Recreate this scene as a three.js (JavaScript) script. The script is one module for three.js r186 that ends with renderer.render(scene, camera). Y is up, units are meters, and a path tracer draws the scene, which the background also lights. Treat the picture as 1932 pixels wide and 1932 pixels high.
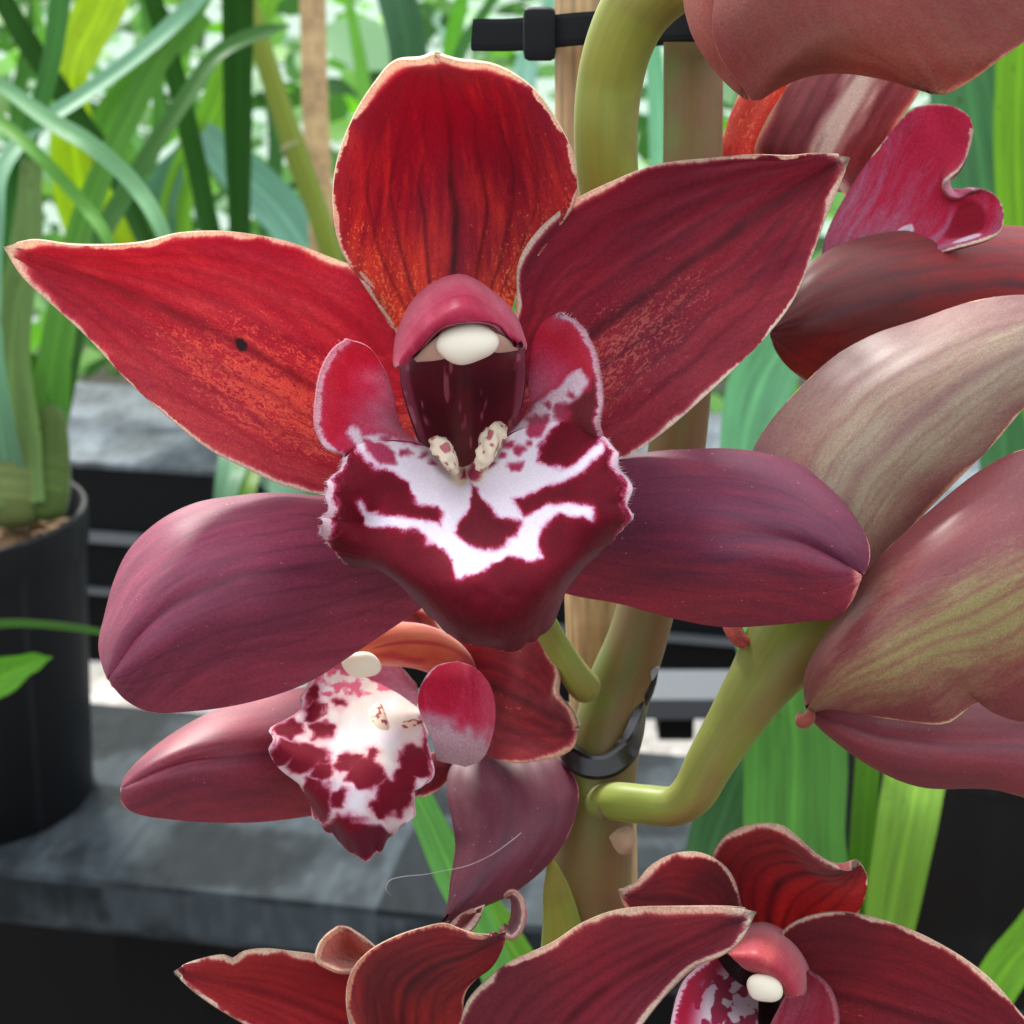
import * as THREE from 'three';
import { mergeGeometries } from 'three/addons/utils/BufferGeometryUtils.js';

// ---------------------------------------------------------------- camera, sky, sun, exposure
const scene = new THREE.Scene();
const camera = new THREE.PerspectiveCamera(34.7, 1, 0.01, 30);
camera.position.set(0, 1.25, 0);
camera.rotation.set(THREE.MathUtils.degToRad(-20), 0, 0);
camera.focus = 0.158;
camera.userData.fStop = 60;
camera.updateMatrixWorld(true);

const renderer = new THREE.WebGLRenderer();
renderer.toneMapping = THREE.LinearToneMapping;
renderer.toneMappingExposure = 1.66;
renderer.shadowMap.enabled = true;

{ // bright hazy overcast seen through greenhouse shading
  const w = 128, h = 64, a = new Float32Array(w * h * 4);
  for (let j = 0; j < h; j++) for (let i = 0; i < w; i++) {
    const e = Math.sin(((j + .5) / h - .5) * Math.PI), k = (j * w + i) * 4;
    const l = e > 0 ? 0.56 + 0.92 * e : 0.17;
    a[k] = l * 0.94; a[k + 1] = l * 0.99; a[k + 2] = l * 1.09; a[k + 3] = 1;
  }
  const t = new THREE.DataTexture(a, w, h, THREE.RGBAFormat, THREE.FloatType);
  t.mapping = THREE.EquirectangularReflectionMapping; t.magFilter = THREE.LinearFilter; t.needsUpdate = true;
  scene.background = t; scene.environment = t;
}
const sun = new THREE.DirectionalLight(new THREE.Color(1, 0.96, 0.88), 3.8);
sun.position.set(-0.9, 1.25 + 2.2, -2.3); sun.target.position.set(0, 1.2, -0.16);
sun.castShadow = true; sun.shadow.radius = 22; sun.shadow.mapSize.set(2048, 2048);
Object.assign(sun.shadow.camera, { left: -2, right: 2, top: 2, bottom: -2, near: 0.1, far: 8 });
scene.add(sun, sun.target);

// ---------------------------------------------------------------- helpers
const F = 966 / Math.tan(THREE.MathUtils.degToRad(34.7 / 2)), D0 = 0.16;
const V3 = (x, y, z) => new THREE.Vector3(x, y, z);
/** a point seen at (x, y) of a 1932 x 1932 picture, z metres deep */
const Q = (x, y, z) => V3((x - 966) / F * z, (966 - y) / F * z, -z).applyMatrix4(camera.matrixWorld);
/** the same, d millimetres in front of the flower's own plane */
const P = (x, y, d = 0) => Q(x, y, D0 - d * 0.001);
const onLevel = (x, y, level) => { const a = Q(x, y, 1).sub(camera.position); return a.multiplyScalar((level - camera.position.y) / a.y).add(camera.position); };
const clamp = (x, a = 0, b = 1) => Math.min(b, Math.max(a, x));
const sm = (a, b, x) => { const t = clamp((x - a) / (b - a)); return t * t * (3 - 2 * t); };
const lerp = (a, b, t) => a + (b - a) * t;
const mix = (a, b, t) => [a[0] + (b[0] - a[0]) * t, a[1] + (b[1] - a[1]) * t, a[2] + (b[2] - a[2]) * t];
const hash = (i, j, s) => { let h = Math.imul(i, 374761393) ^ Math.imul(j, 668265263) ^ Math.imul(s | 0, 2147483629); h = Math.imul(h ^ (h >>> 13), 1274126177); h = Math.imul(h ^ (h >>> 16), 2246822519); return ((h ^ (h >>> 15)) >>> 0) / 4294967296; };
const noise = (x, y, s = 1) => { const i = Math.floor(x), j = Math.floor(y); let f = x - i, g = y - j; f = f * f * (3 - 2 * f); g = g * g * (3 - 2 * g); return lerp(lerp(hash(i, j, s), hash(i + 1, j, s), f), lerp(hash(i, j + 1, s), hash(i + 1, j + 1, s), f), g); };
const fbm = (x, y, s = 1, o = 3) => { let r = 0, a = .5, t = 0; for (let k = 0; k < o; k++) { r += a * noise(x, y, s + k * 17); t += a; a *= .5; x *= 2.03; y *= 2.03; } return r / t; };
let seed = 7; const rnd = () => { seed = (Math.imul(seed, 1664525) + 1013904223) >>> 0; return seed / 4294967296; };

function texture(w, h, fn, wrap = false) {
  const a = new Uint8Array(w * h * 4);
  for (let j = 0; j < h; j++) for (let i = 0; i < w; i++) { const c = fn((i + .5) / w, (j + .5) / h), k = (j * w + i) * 4; a[k] = clamp(c[0], 0, 255); a[k + 1] = clamp(c[1], 0, 255); a[k + 2] = clamp(c[2], 0, 255); a[k + 3] = 255; }
  const t = new THREE.DataTexture(a, w, h); t.colorSpace = THREE.SRGBColorSpace; t.magFilter = t.minFilter = THREE.LinearFilter;
  if (wrap) t.wrapS = t.wrapT = wrap === 2 ? THREE.MirroredRepeatWrapping : THREE.RepeatWrapping;
  t.needsUpdate = true; return t;
}
function grey(w, h, fn) { const t = texture(w, h, (u, v) => { const c = fn(u, v) * 255; return [c, c, c]; }, true); t.colorSpace = THREE.NoColorSpace; return t; }
const rep = (t, x, y) => { const c = t.clone(); c.repeat.set(x, y); c.wrapS = c.wrapT = THREE.RepeatWrapping; c.needsUpdate = true; return c; };

const curve = (pts) => new THREE.CatmullRomCurve3(pts, false, 'centripetal');
const spaced = (list, us) => { // list of [x, y, d], sampled at arc length shares, kept in picture units + mm until the end
  const c = curve(list.map((p) => V3(p[0], p[1], p[2] * 8))); c.arcLengthDivisions = 240;
  return us.map((u) => { const p = c.getPointAt(clamp(u)); return [p.x, p.y, p.z / 8]; });
};
/** a sheet of real thickness from a grid of points; side 0 faces the viewer, side 1 is the back */
function shell(g, us, vs, th, { flip = 0, closedTip = true } = {}) {
  const nu = us.length, nv = vs.length, id = (i, j) => i * nv + j;
  const N = [], W = [], A = V3(), B = V3();
  let len = 0;
  for (let i = 0; i < nu; i++) { let w = 0; for (let j = 1; j < nv; j++) w += g[i][j].distanceTo(g[i][j - 1]); W.push(w); if (i) len += g[i][nv >> 1].distanceTo(g[i - 1][nv >> 1]); }
  let face = 0;
  for (let i = 0; i < nu; i++) for (let j = 0; j < nv; j++) {
    const i1 = Math.min(i + 1, nu - 1), i0 = Math.max(i - 1, 0), j1 = Math.min(j + 1, nv - 1), j0 = Math.max(j - 1, 0);
    A.subVectors(g[i1][j], g[i0][j]); B.subVectors(g[i][j1], g[i][j0]);
    const n = V3().crossVectors(A, B); if (n.lengthSq() < 1e-22) n.copy(N[id(i - 1, j)] ?? V3(0, 0, 1)); else n.normalize();
    N.push(n); face += n.dot(V3().subVectors(camera.position, g[i][j]).normalize()) * W[i];
  }
  for (let i = 1; i < nu; i++) if (W[i] < 2.2 * th && us[i] > .5) { const m = N[id(i - 1, nv >> 1)]; for (let j = 0; j < nv; j++) N[id(i, j)] = m.clone(); }
  let s = face >= 0 ? 1 : -1; if (flip) s = -s;
  const pos = [], nor = [], uv = [], index = [];
  for (const side of [1, -1]) for (let i = 0; i < nu; i++) for (let j = 0; j < nv; j++) {
    const e = Math.min(Math.min(vs[j], 1 - vs[j]) * W[i], us[i] * len + th, (1 - us[i]) * len), q = 1 - Math.min(e / th, 1), t = Math.sqrt(Math.max(0, 1 - q * q)) * th / 2;
    const n = N[id(i, j)], k = s * side;
    const r = Math.min(1, q) * .6; // rounded rim
    pos.push(g[i][j].x + n.x * k * t, g[i][j].y + n.y * k * t, g[i][j].z + n.z * k * t); nor.push(n.x * k, n.y * k, n.z * k); uv.push(us[i], vs[j]);
  }
  const off = nu * nv;
  for (const side of [0, 1]) for (let i = 0; i < nu - 1; i++) for (let j = 0; j < nv - 1; j++) {
    const a = id(i, j) + side * off, b = id(i + 1, j) + side * off, c = id(i + 1, j + 1) + side * off, d = id(i, j + 1) + side * off;
    if ((s > 0) === (side === 0)) index.push(a, b, c, a, c, d); else index.push(a, c, b, a, d, c);
  }
  const geo = new THREE.BufferGeometry();
  geo.setAttribute('position', new THREE.Float32BufferAttribute(pos, 3)); geo.setAttribute('normal', new THREE.Float32BufferAttribute(nor, 3)); geo.setAttribute('uv', new THREE.Float32BufferAttribute(uv, 2));
  geo.setIndex(index); geo.addGroup(0, index.length / 2, 0); geo.addGroup(index.length / 2, index.length / 2, 1);
  const at = (u) => { let i = 0; while (i < nu - 2 && us[i + 1] < u) i++; return lerp(W[i], W[i + 1], clamp((u - us[i]) / (us[i + 1] - us[i] || 1))) * 1000; };
  const table = Array.from({ length: 257 }, (_, k) => at(k / 256));
  return { geo, g, N, nv, s, len: len * 1000, width: (u) => table[Math.round(clamp(u) * 256)] };
}
const usOf = (n) => Array.from({ length: n + 1 }, (_, k) => 1 - Math.pow(1 - k / n, 1.35));
const vsOf = (n) => Array.from({ length: n + 1 }, (_, k) => .5 - .5 * Math.cos(Math.PI * k / n));
/** a petal between an upper edge L, a midline M and a lower edge R, each a list of [x, y, d] from base to tip */
function petal({ L, M, R, nu = 56, nv = 36, th = 0.9, disp, flip, place = P }) {
  const us = usOf(nu), vs = vsOf(nv), l = spaced(L, us), m = spaced(M, us), r = spaced(R, us);
  const g = us.map((u, i) => vs.map((v) => {
    const a = (1 - v) * (1 - 2 * v), b = 4 * v * (1 - v), c = v * (2 * v - 1), q = [0, 1, 2].map((k) => a * l[i][k] + b * m[i][k] + c * r[i][k]);
    if (disp) q[2] += disp(u, v);
    return place(...q);
  }));
  return shell(g, us, vs, th * .001, { flip });
}
const cr = (a, b, c, d, t) => .5 * (2 * b + (c - a) * t + (2 * a - 5 * b + 4 * c - d) * t * t + (3 * b - a - 3 * c + d) * t * t * t);
function along(list, t) { const n = list.length - 1, x = clamp(t) * n, i = Math.min(Math.floor(x), n - 1), f = x - i, p = (k) => list[k < 0 ? 0 : k > n ? n : k]; const e = (k, c) => k < 0 ? 2 * list[0][c] - list[1][c] : k > n ? 2 * list[n][c] - list[n - 1][c] : p(k)[c]; return [0, 1, 2].map((c) => cr(e(i - 1, c), e(i, c), e(i + 1, c), e(i + 2, c), f)); }
const onNet = (net, u, v) => along(net.map((row) => along(row, v)), u);
function netSheet(net, { nu = 60, nv = 60, th = .8, disp, flip, place = P }) {
  const us = vsOf(nu), vs = vsOf(nv);
  return shell(us.map((u) => vs.map((v) => { const q = onNet(net, u, v); if (disp) { const w = disp(u, v, q); if (w.length) { q[0] += w[0]; q[1] += w[1]; q[2] += w[2]; } else q[2] += w; } return place(...q); })), us, vs, th * .001, { flip });
}
/** a closed tapered tube through points with radii in metres */
function tube(pts, radii, { ns = 40, nr = 20, squash = 1, side = null, bump = null } = {}) {
  const c = curve(pts), n = pts.length - 1, pos = [], uv = [], index = [];
  const rad = (t) => { const x = t * n, i = Math.min(Math.floor(x), n - 1), f = x - i, e = (k) => radii[Math.min(n, Math.max(0, k))]; return Math.max(1e-5, cr(e(i - 1), e(i), e(i + 1), e(i + 2), f)); };
  let X = null, len = 0, last = null;
  const rings = [];
  for (let i = 0; i <= ns; i++) {
    const t = i / ns, p = c.getPoint(t), T = c.getTangent(t);
    if (!X) { X = side ? side.clone() : Math.abs(T.x) < .8 ? V3(1, 0, 0) : V3(0, 1, 0); }
    X.addScaledVector(T, -X.dot(T)).normalize(); const Y = V3().crossVectors(T, X);
    if (last) len += p.distanceTo(last); last = p.clone();
    let r = rad(t); const q = Math.min(t, 1 - t) * ns; // rounded ends
    const ends = q < 3 ? Math.sqrt(1 - (1 - q / 3) ** 2) : 1;
    for (let j = 0; j <= nr; j++) { const a = j / nr * Math.PI * 2, k = r * ends * (1 + (bump ? bump(t, a) : 0)); pos.push(p.x + (X.x * Math.cos(a) + Y.x * Math.sin(a) * squash) * k, p.y + (X.y * Math.cos(a) + Y.y * Math.sin(a) * squash) * k, p.z + (X.z * Math.cos(a) + Y.z * Math.sin(a) * squash) * k); uv.push(j / nr, len * 40); }
  }
  for (let i = 0; i < ns; i++) for (let j = 0; j < nr; j++) { const a = i * (nr + 1) + j, b = a + nr + 1; index.push(a, a + 1, b, b, a + 1, b + 1); }
  const geo = new THREE.BufferGeometry(); geo.setAttribute('position', new THREE.Float32BufferAttribute(pos, 3)); geo.setAttribute('uv', new THREE.Float32BufferAttribute(uv, 2)); geo.setIndex(index); geo.computeVertexNormals();
  return geo;
}
const ptube = (list, k = {}) => tube(list.map((p) => P(p[0], p[1], p[2])), list.map((p) => p[3] / F * (D0 - p[2] * .001)), k);

/** fine hairs along some edges of a sheet: rows of [i, j] grid places */
function fringe(sheet, places, long = .0004, every = .00013) {
  const pos = [], ix = []; let seedF = 5; const r = () => { seedF = (Math.imul(seedF, 1664525) + 1013904223) >>> 0; return seedF / 4294967296; };
  for (let k = 1; k < places.length; k++) {
    const [i0, j0] = places[k - 1], [i1, j1] = places[k], a = sheet.g[i0][j0], b = sheet.g[i1][j1], n = Math.max(1, Math.round(a.distanceTo(b) / every)), inner = sheet.g[clamp(i1 + (i1 > 1 && i1 === sheet.g.length - 1 ? -6 : 0), 0, 1e9)][clamp(j1 + (j1 === 0 ? 6 : j1 === sheet.nv - 1 ? -6 : 0), 0, sheet.nv - 1)], out = V3().subVectors(b, inner).normalize(), N = sheet.N[i1 * sheet.nv + j1];
    for (let q = 0; q < n; q++) { const p = a.clone().lerp(b, (q + r()) / n), d = out.clone().addScaledVector(N, (r() - .5) * 1.6).add(V3(r() - .5, r() - .5, r() - .5).multiplyScalar(.7)).normalize(), L = long * (.4 + r()), w = .000022, X = V3().crossVectors(d, N).normalize(), Y = V3().crossVectors(d, X), o = pos.length / 3; for (const [x, y] of [[1, 0], [-.5, .87], [-.5, -.87]]) pos.push(p.x + (X.x * x + Y.x * y) * w, p.y + (X.y * x + Y.y * y) * w, p.z + (X.z * x + Y.z * y) * w); pos.push(p.x + d.x * L, p.y + d.y * L, p.z + d.z * L); ix.push(o, o + 1, o + 3, o + 1, o + 2, o + 3, o + 2, o, o + 3); }
  }
  const g = new THREE.BufferGeometry(); g.setAttribute('position', new THREE.Float32BufferAttribute(pos, 3)); g.setIndex(ix); g.computeVertexNormals(); return g;
}
// naming
const taken = {};
const numbered = (n) => { const k = taken[n] = (taken[n] ?? -1) + 1; return k ? `${n}_${String(k).padStart(3, '0')}` : n; };
function thing(name, label, category, at, group, kind) {
  const o = new THREE.Group(); o.name = numbered(name); o.position.copy(at); o.userData = { label, category };
  if (group) o.userData.group = group; if (kind) o.userData.kind = kind;
  scene.add(o); o.updateMatrixWorld(true); return o;
}
/** a part built in world coordinates, hung under its thing or part */
function part(parent, name, geo, mat, label) {
  parent.updateMatrixWorld(true); const inv = parent.matrixWorld.clone().invert();
  geo.applyMatrix4(inv);
  const m = new THREE.Mesh(geo, mat); m.name = name; m.castShadow = m.receiveShadow = true; if (label) m.userData.label = label;
  parent.add(m); return m;
}
function solo(name, geo, mat, { label, category, group, kind } = {}) {
  geo.computeBoundingBox(); const c = geo.boundingBox.getCenter(V3()); c.y = geo.boundingBox.min.y; geo.translate(-c.x, -c.y, -c.z);
  const m = new THREE.Mesh(geo, mat); m.name = numbered(name); m.position.copy(c); m.castShadow = m.receiveShadow = true;
  if (label) m.userData.label = label; if (category) m.userData.category = category; if (group) m.userData.group = group; if (kind) m.userData.kind = kind;
  scene.add(m); return m;
}

// ---------------------------------------------------------------- petal skin
const cells = grey(512, 512, (u, v) => .5 + .3 * (noise(u * 90, v * 90, 3) - .5) + .25 * (noise(u * 14, v * 60, 4) - .5) + .35 * (noise(u * 220, v * 220, 5) - .5));
const C = { cream: [248, 234, 208], rose: [222, 120, 124], tan: [171, 132, 110] };
/** pigment of a petal: streaks, veins, flecks of yellow cells and a pale margin, laid out along the petal itself */
function pigment(sheet, o) {
  const s = o.seed ?? 1, vein = o.veins ?? [], { len, width } = sheet;
  return texture(o.w ?? 640, o.h ?? 384, (u, v) => {
    const W = Math.max(width(u), .2), x = u * len, y = (v - .5) * W, y2 = (v - .5) * W;
    const streak = fbm(x * .16, y2 * 1.1, s, 3), cloud = fbm(x * .12 + 9, y * .18, s + 5, 2), grain = noise(x * 9, y * 9, s + 6), fine = fbm(x * 1.6, y * 4.5, s + 8, 2);
    let c = mix(o.a, o.b, clamp((o.mix ? o.mix(u, v) : .5) + (streak - .5) * (o.streak ?? 1) + (cloud - .5) * .7 + (fine - .5) * .35));
    if (o.fleck) { const d = o.fleckAt ? o.fleckAt(u, v) : .5, n = noise(x * 2.6 + noise(x * 3, y * 3, s) * 1.6, y * 5.2, s + 11) * .5 + noise(x * 6, y * 10, s + 13) * .3 + noise(x * .7, y * 1.6, s + 15) * .2; c = mix(c, o.fleck, .8 * sm(.93 - d * .62, 1.06 - d * .62, n)); const lum = sm(.72, .9, noise(x * 8, y * 12, s + 17)) * d; c = mix(c, o.glint ?? o.fleck, .5 * lum); }
    let dark = 0; const wig = (noise(x * .25, v * 5, s + 21) - .5) * .035;
    for (const [at, w, k] of vein) dark = Math.max(dark, (o.veinAt ? o.veinAt(u) : 1) * k * Math.exp(-(((v - at + wig) * W / w) ** 2)) * sm(0, .06, u) * (.75 + .5 * noise(x * .5, at * 40, s)));
    c = mix(c, o.vein ?? [70, 6, 16], clamp(dark));
    if (o.dust) { const i = Math.floor(x * 1.7), j = Math.floor(y * 1.7), r = hash(i, j, s + 41); if (r < .012) { const dx = (x * 1.7 - i - .3 - .4 * hash(i, j, s + 42)) / (1.2 + 2 * hash(i, j, s + 44)), dy = y * 1.7 - j - .3 - .4 * hash(i, j, s + 43); c = mix(c, [214, 168, 176], .75 * sm(.11, .05, Math.hypot(dx, dy))); } }
    if (o.over) c = o.over(c, u, v, x, y);
    const e = Math.min(Math.min(v, 1 - v) * W, (1 - u) * len * .6) + (noise(x * .6, v * 3, s + 31) - .5) * .4 + (noise(x * 4, v * 3, s + 32) - .5) * .12;
    const mw = (o.rim ?? .6) * .8 * (.2 + .85 * noise(x * .2, v > .5 ? 3 : 8, s + 33)) * (o.rimAt ? o.rimAt(u, v) : 1);
    c = mix(c, o.rose ?? C.rose, .55 * sm(mw * 2.6, mw * .8, e)); c = mix(c, o.cream ?? C.cream, .92 * sm(mw * 1.5, mw * .45, e));
    const k = .9 + .2 * grain + (hash(x * 40 | 0, y * 40 | 0, s) - .5) * .06; return [c[0] * k, c[1] * k, c[2] * k];
  });
}
const skin = (map, o = {}) => new THREE.MeshPhysicalMaterial({ map, roughness: 1, transmission: .38, thickness: 0, specularIntensity: .35, clearcoat: .28, clearcoatRoughness: .42, bumpMap: rep(cells, 2, 1.4), bumpScale: .000035, ...o });
const backTex = (sheet, o = {}) => pigment(sheet, { w: 256, h: 128, a: [232, 134, 130], b: [222, 104, 112], mix: (u, v) => .3 + .8 * Math.abs(v - .5), rim: 1.1, cream: [252, 240, 214], rose: [240, 190, 170], veins: [[.5, .7, -.0]], seed: 91, ...o });
const sharedBack = (() => { let m; return (sheet) => m ??= skin(backTex(sheet), { transmission: .68, clearcoat: .1 }); })();
const addPetal = (parent, name, sheet, o, label, mo) => part(parent, name, sheet.geo, [skin(pigment(sheet, o), mo), sharedBack(sheet)], label);

const red = { a: [142, 20, 34], b: [186, 50, 38], fleck: [238, 150, 84] };

// ================================================================ SETTING
const groundMat = new THREE.MeshStandardMaterial({ map: texture(512, 512, (u, v) => { const n = fbm(u * 14, v * 14, 2, 4), k = .75 + .5 * n; return [92 * k, 82 * k, 72 * k]; }, true), roughness: .95 });
groundMat.map.repeat.set(20, 20);
{ const g = new THREE.PlaneGeometry(16, 16); g.rotateX(-Math.PI / 2); g.translate(0, 0, -5); solo('ground', g, groundMat, { kind: 'structure', label: 'dusty grey brown greenhouse floor below the benches', category: 'ground' }); }
// ---------------------------------------------------------------- benches
const slab = (corners, thick) => { // top corners in order, a board of that thickness below them with eased edges
  const g = new THREE.BufferGeometry(), e = .0025, c = V3(); corners.forEach((p) => c.add(p)); c.multiplyScalar(.25);
  const inn = corners.map((p) => p.clone().lerp(c, e / Math.max(.05, p.distanceTo(c)))), ring = [inn, corners.map((p) => p.clone().add(V3(0, -e, 0))), corners.map((p) => p.clone().add(V3(0, -thick + e, 0))), inn.map((p) => p.clone().add(V3(0, -thick, 0)))];
  const X = corners[1].clone().sub(corners[0]).normalize(), Z = V3(X.z, 0, -X.x), pos = [], uv = [];
  const quad = (a, b, d, f, vert) => [a, b, d, a, d, f].forEach((p) => { pos.push(p.x, p.y, p.z); const q = p.clone().sub(c); uv.push(q.dot(X), vert ? q.y : q.dot(Z)); });
  quad(ring[0][0], ring[0][1], ring[0][2], ring[0][3]); quad(ring[3][3], ring[3][2], ring[3][1], ring[3][0]);
  for (let k = 0; k < 3; k++) for (let i = 0; i < 4; i++) { const j = (i + 1) % 4; quad(ring[k + 1][i], ring[k + 1][j], ring[k][j], ring[k][i], k === 1); }
  g.setAttribute('position', new THREE.Float32BufferAttribute(pos, 3)); g.setAttribute('uv', new THREE.Float32BufferAttribute(uv, 2)); g.computeVertexNormals(); return g;
};
const weather = (a, b, stain, s) => texture(768, 768, (u, v) => { const n = fbm(u * 5, v * 5, s, 4), m = fbm(u * 13 + 3, v * 11, s + 9, 4), f = noise(u * 160, v * 60, s + 4); let c = mix(a, b, sm(.3, .7, n)); c = mix(c, b, .6 * sm(.45, .7, fbm(u * 60, v * 30, s + 2, 2))); c = mix(c, stain, .8 * sm(.43, .62, m)); const k = .88 + .24 * f; return [c[0] * k, c[1] * k, c[2] * k]; }, true);
const boardMat = new THREE.MeshPhysicalMaterial({ map: weather([74, 82, 86], [58, 65, 68], [24, 29, 31], 5), roughness: .85, specularIntensity: .35 }); boardMat.map.repeat.set(2.2, 2.2);
const paleMat = new THREE.MeshStandardMaterial({ map: weather([176, 172, 166], [160, 156, 148], [150, 145, 136], 15), roughness: .8 }); paleMat.map.repeat.set(2, 2);
const boardMat2 = new THREE.MeshPhysicalMaterial({ map: weather([112, 121, 125], [98, 106, 109], [76, 83, 86], 25), roughness: .85, specularIntensity: .4 }); boardMat2.map.repeat.set(2, 2);
const blackMat = new THREE.MeshPhysicalMaterial({ color: 0x090b0d, roughness: .7, specularIntensity: .4 });
const blackGloss = new THREE.MeshPhysicalMaterial({ color: 0x060708, roughness: .3, clearcoat: .4, clearcoatRoughness: .12 });
const railMat = new THREE.MeshStandardMaterial({ color: 0x6a6f72, roughness: .45, metalness: .3 });
const rimC = Q(-105, 962, .6), LEVEL = rimC.y - .118, potR = .0500;
{
  const b = thing('potting_bench', 'weathered grey bench board carrying the black pot, stained dark in patches', 'bench', onLevel(400, 1700, LEVEL).setY(0));
  part(b, 'board', slab([onLevel(-500, 1592, LEVEL), onLevel(2300, 1880, LEVEL), onLevel(2300, 1515, LEVEL), onLevel(-500, 1266, LEVEL)], .022), boardMat);
  const post = (x, y, w) => { const p = onLevel(x, y, LEVEL - .0222), g = new THREE.BoxGeometry(w, p.y, w); g.translate(p.x, p.y / 2, p.z); return g; };
  part(b, 'post', post(300, 1560, .035), blackMat); part(b, 'post', post(1800, 1700, .035), blackMat);
  const s = thing('rear_bench', 'further bench with pale grey top and black skirt behind the flower', 'bench', onLevel(500, 800, LEVEL).setY(0));
  const f0 = onLevel(-500, 828, LEVEL), f1 = onLevel(2400, 1018, LEVEL), k0 = onLevel(-500, 690, LEVEL), k1 = onLevel(2400, 830, LEVEL);
  part(s, 'board', slab([f0, f1, k1, k0], .004), boardMat2);
  const dir = f1.clone().sub(f0).normalize(), back = V3(dir.z, 0, -dir.x); if (back.z > 0) back.negate();
  const plate = (drop, high, deep, proud) => slab([f0, f1, f1.clone().addScaledVector(back, deep), f0.clone().addScaledVector(back, deep)].map((p) => p.clone().addScaledVector(back, -proud).add(V3(0, -drop, 0))), high);
  part(s, 'skirt', plate(.0043, .57, .012, -.002), blackMat);
  for (const [d, h] of [[.046, .006], [.085, .003], [.158, .005]]) part(s, 'rail', plate(d, h, .006, .006), railMat);
  const low = LEVEL - .10;
  const sh = thing('lower_shelf', 'pale board lying low behind the grey bench', 'shelf', onLevel(600, 1320, low).setY(0));
  part(sh, 'board', slab([onLevel(-500, 1310, low), onLevel(2300, 1530, low), onLevel(2300, 1440, low), onLevel(-500, 1185, low)], .015), paleMat);
  const g = new THREE.BoxGeometry(.02, low - .0152, .02), q = onLevel(500, 1330, low); g.translate(q.x, (low - .0152) / 2, q.z); part(sh, 'post', g, blackMat);
  const bk = (x0, y0, x1, y1, z, dz) => { const a = Q(x0, y1, z), c = Q(x1, y0, z), g2 = new THREE.BoxGeometry(Math.abs(c.x - a.x), Math.abs(c.y - a.y), dz); g2.translate((a.x + c.x) / 2, (a.y + c.y) / 2, (a.z + c.z) / 2); return g2; };
  const br = thing('bench_bracket', 'black bracket standing on the pale low board right of the stem', 'bracket', onLevel(1270, 1385, low));
  part(br, 'foot', bk(1240, 1300, 1306, 1384, .75, .02), blackMat); part(br, 'bar', bk(1150, 1288, 1420, 1332, .74, .03), new THREE.MeshStandardMaterial({ color: 0x4a4d52, roughness: .4 }));
  // glazed end of the greenhouse
  const w = new THREE.BoxGeometry(9, 2.6, .02); w.translate(0, 1.3, -5.2);
  solo('greenhouse_wall', w, new THREE.MeshPhysicalMaterial({ color: 0xe2efe6, roughness: 1, transmission: .65, thickness: 0 }), { kind: 'structure', label: 'pale glowing greenhouse wall far behind the plants', category: 'wall' });
}
// ---------------------------------------------------------------- strap leaves
const striate = texture(256, 512, (u, v) => { const n = noise(u * 3, v * 34, 5), m = noise(u * 9, v * 90, 6), k = 200 + 26 * (n - .5) + 20 * (m - .5) + 30 * (fbm(u * 12, v * 12, 7) - .5), r = Math.exp(-(((v - .5) / .025) ** 2)), d = .8 * sm(.8, .88, fbm(u * 26, v * 8, 17, 2)), q = mix([k + 26 * r, k + 20 * r, k + 14 * r], [176, 150, 96], d); return q; });
const leafMats = {};
const leafMat = (hex, gloss = .5) => leafMats[hex + gloss] ??= new THREE.MeshPhysicalMaterial({ map: striate, color: new THREE.Color(hex).multiplyScalar(1.5), roughness: 1, specularIntensity: .4, transmission: .45, thickness: 0, clearcoat: gloss * .5, clearcoatRoughness: .4 });
/** centre line points [x, y, depth in metres, width]; keel folds the blade along its middle, turn swings it about its line */
function strap(pts, { keel = .25, turn = 0, n = 30, th = .5 } = {}) {
  const c = curve(pts.map((p) => Q(p[0], p[1], p[2]))), m = pts.length - 1, us = Array.from({ length: n + 1 }, (_, k) => k / n), vs = vsOf(10), g = [];
  for (const u of us) {
    const x = u * m, i = Math.min(Math.floor(x), m - 1), f = x - i, w = lerp(pts[i][3], pts[i + 1][3], f * f * (3 - 2 * f)), z = lerp(pts[i][2], pts[i + 1][2], f), W = Math.max(.2, w) / F * z * (1 + .1 * (noise(u * 9, pts[0][0] * .1, 3) - .5)), tw = turn + .7 * (noise(u * 3, pts[1][0] * .1 + pts[1][1] * .07, 4) - .5);
    const p = c.getPoint(u), T = c.getTangent(u), N = V3().subVectors(camera.position, p).normalize().applyAxisAngle(T, tw), S = V3().crossVectors(T, N).normalize(); N.crossVectors(S, T).normalize();
    g.push(vs.map((v) => p.clone().addScaledVector(S, (v - .5) * W).addScaledVector(N, (Math.abs(v - .5) * 2 * keel - keel * .5) * W * .5)));
  }
  return shell(g, us, vs, th * .001).geo;
}
const addLeaf = (o, pts, hex, k, label) => { const m = leafMat(hex); return part(o, 'leaf', strap(pts, k), [m, m], label); };
const potGeo = (c, r, h, taper = .86) => { const t = .0016, pts = [[0, -h], [r * taper, -h], [r * (taper + (1 - taper) * .86), -h * .14], [r * (taper + (1 - taper) * .88) + .0012, -h * .13], [r + .0010, -.001], [r + .0002, 0], [r - t, -.0006], [r - t - .001, -h * .12], [r * .93 - t, -h * .16], [0, -h * .16]].map(([a, b]) => new THREE.Vector2(a, b)); const g = new THREE.LatheGeometry(pts, 72); g.translate(c.x, c.y, c.z); return g; };
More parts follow.
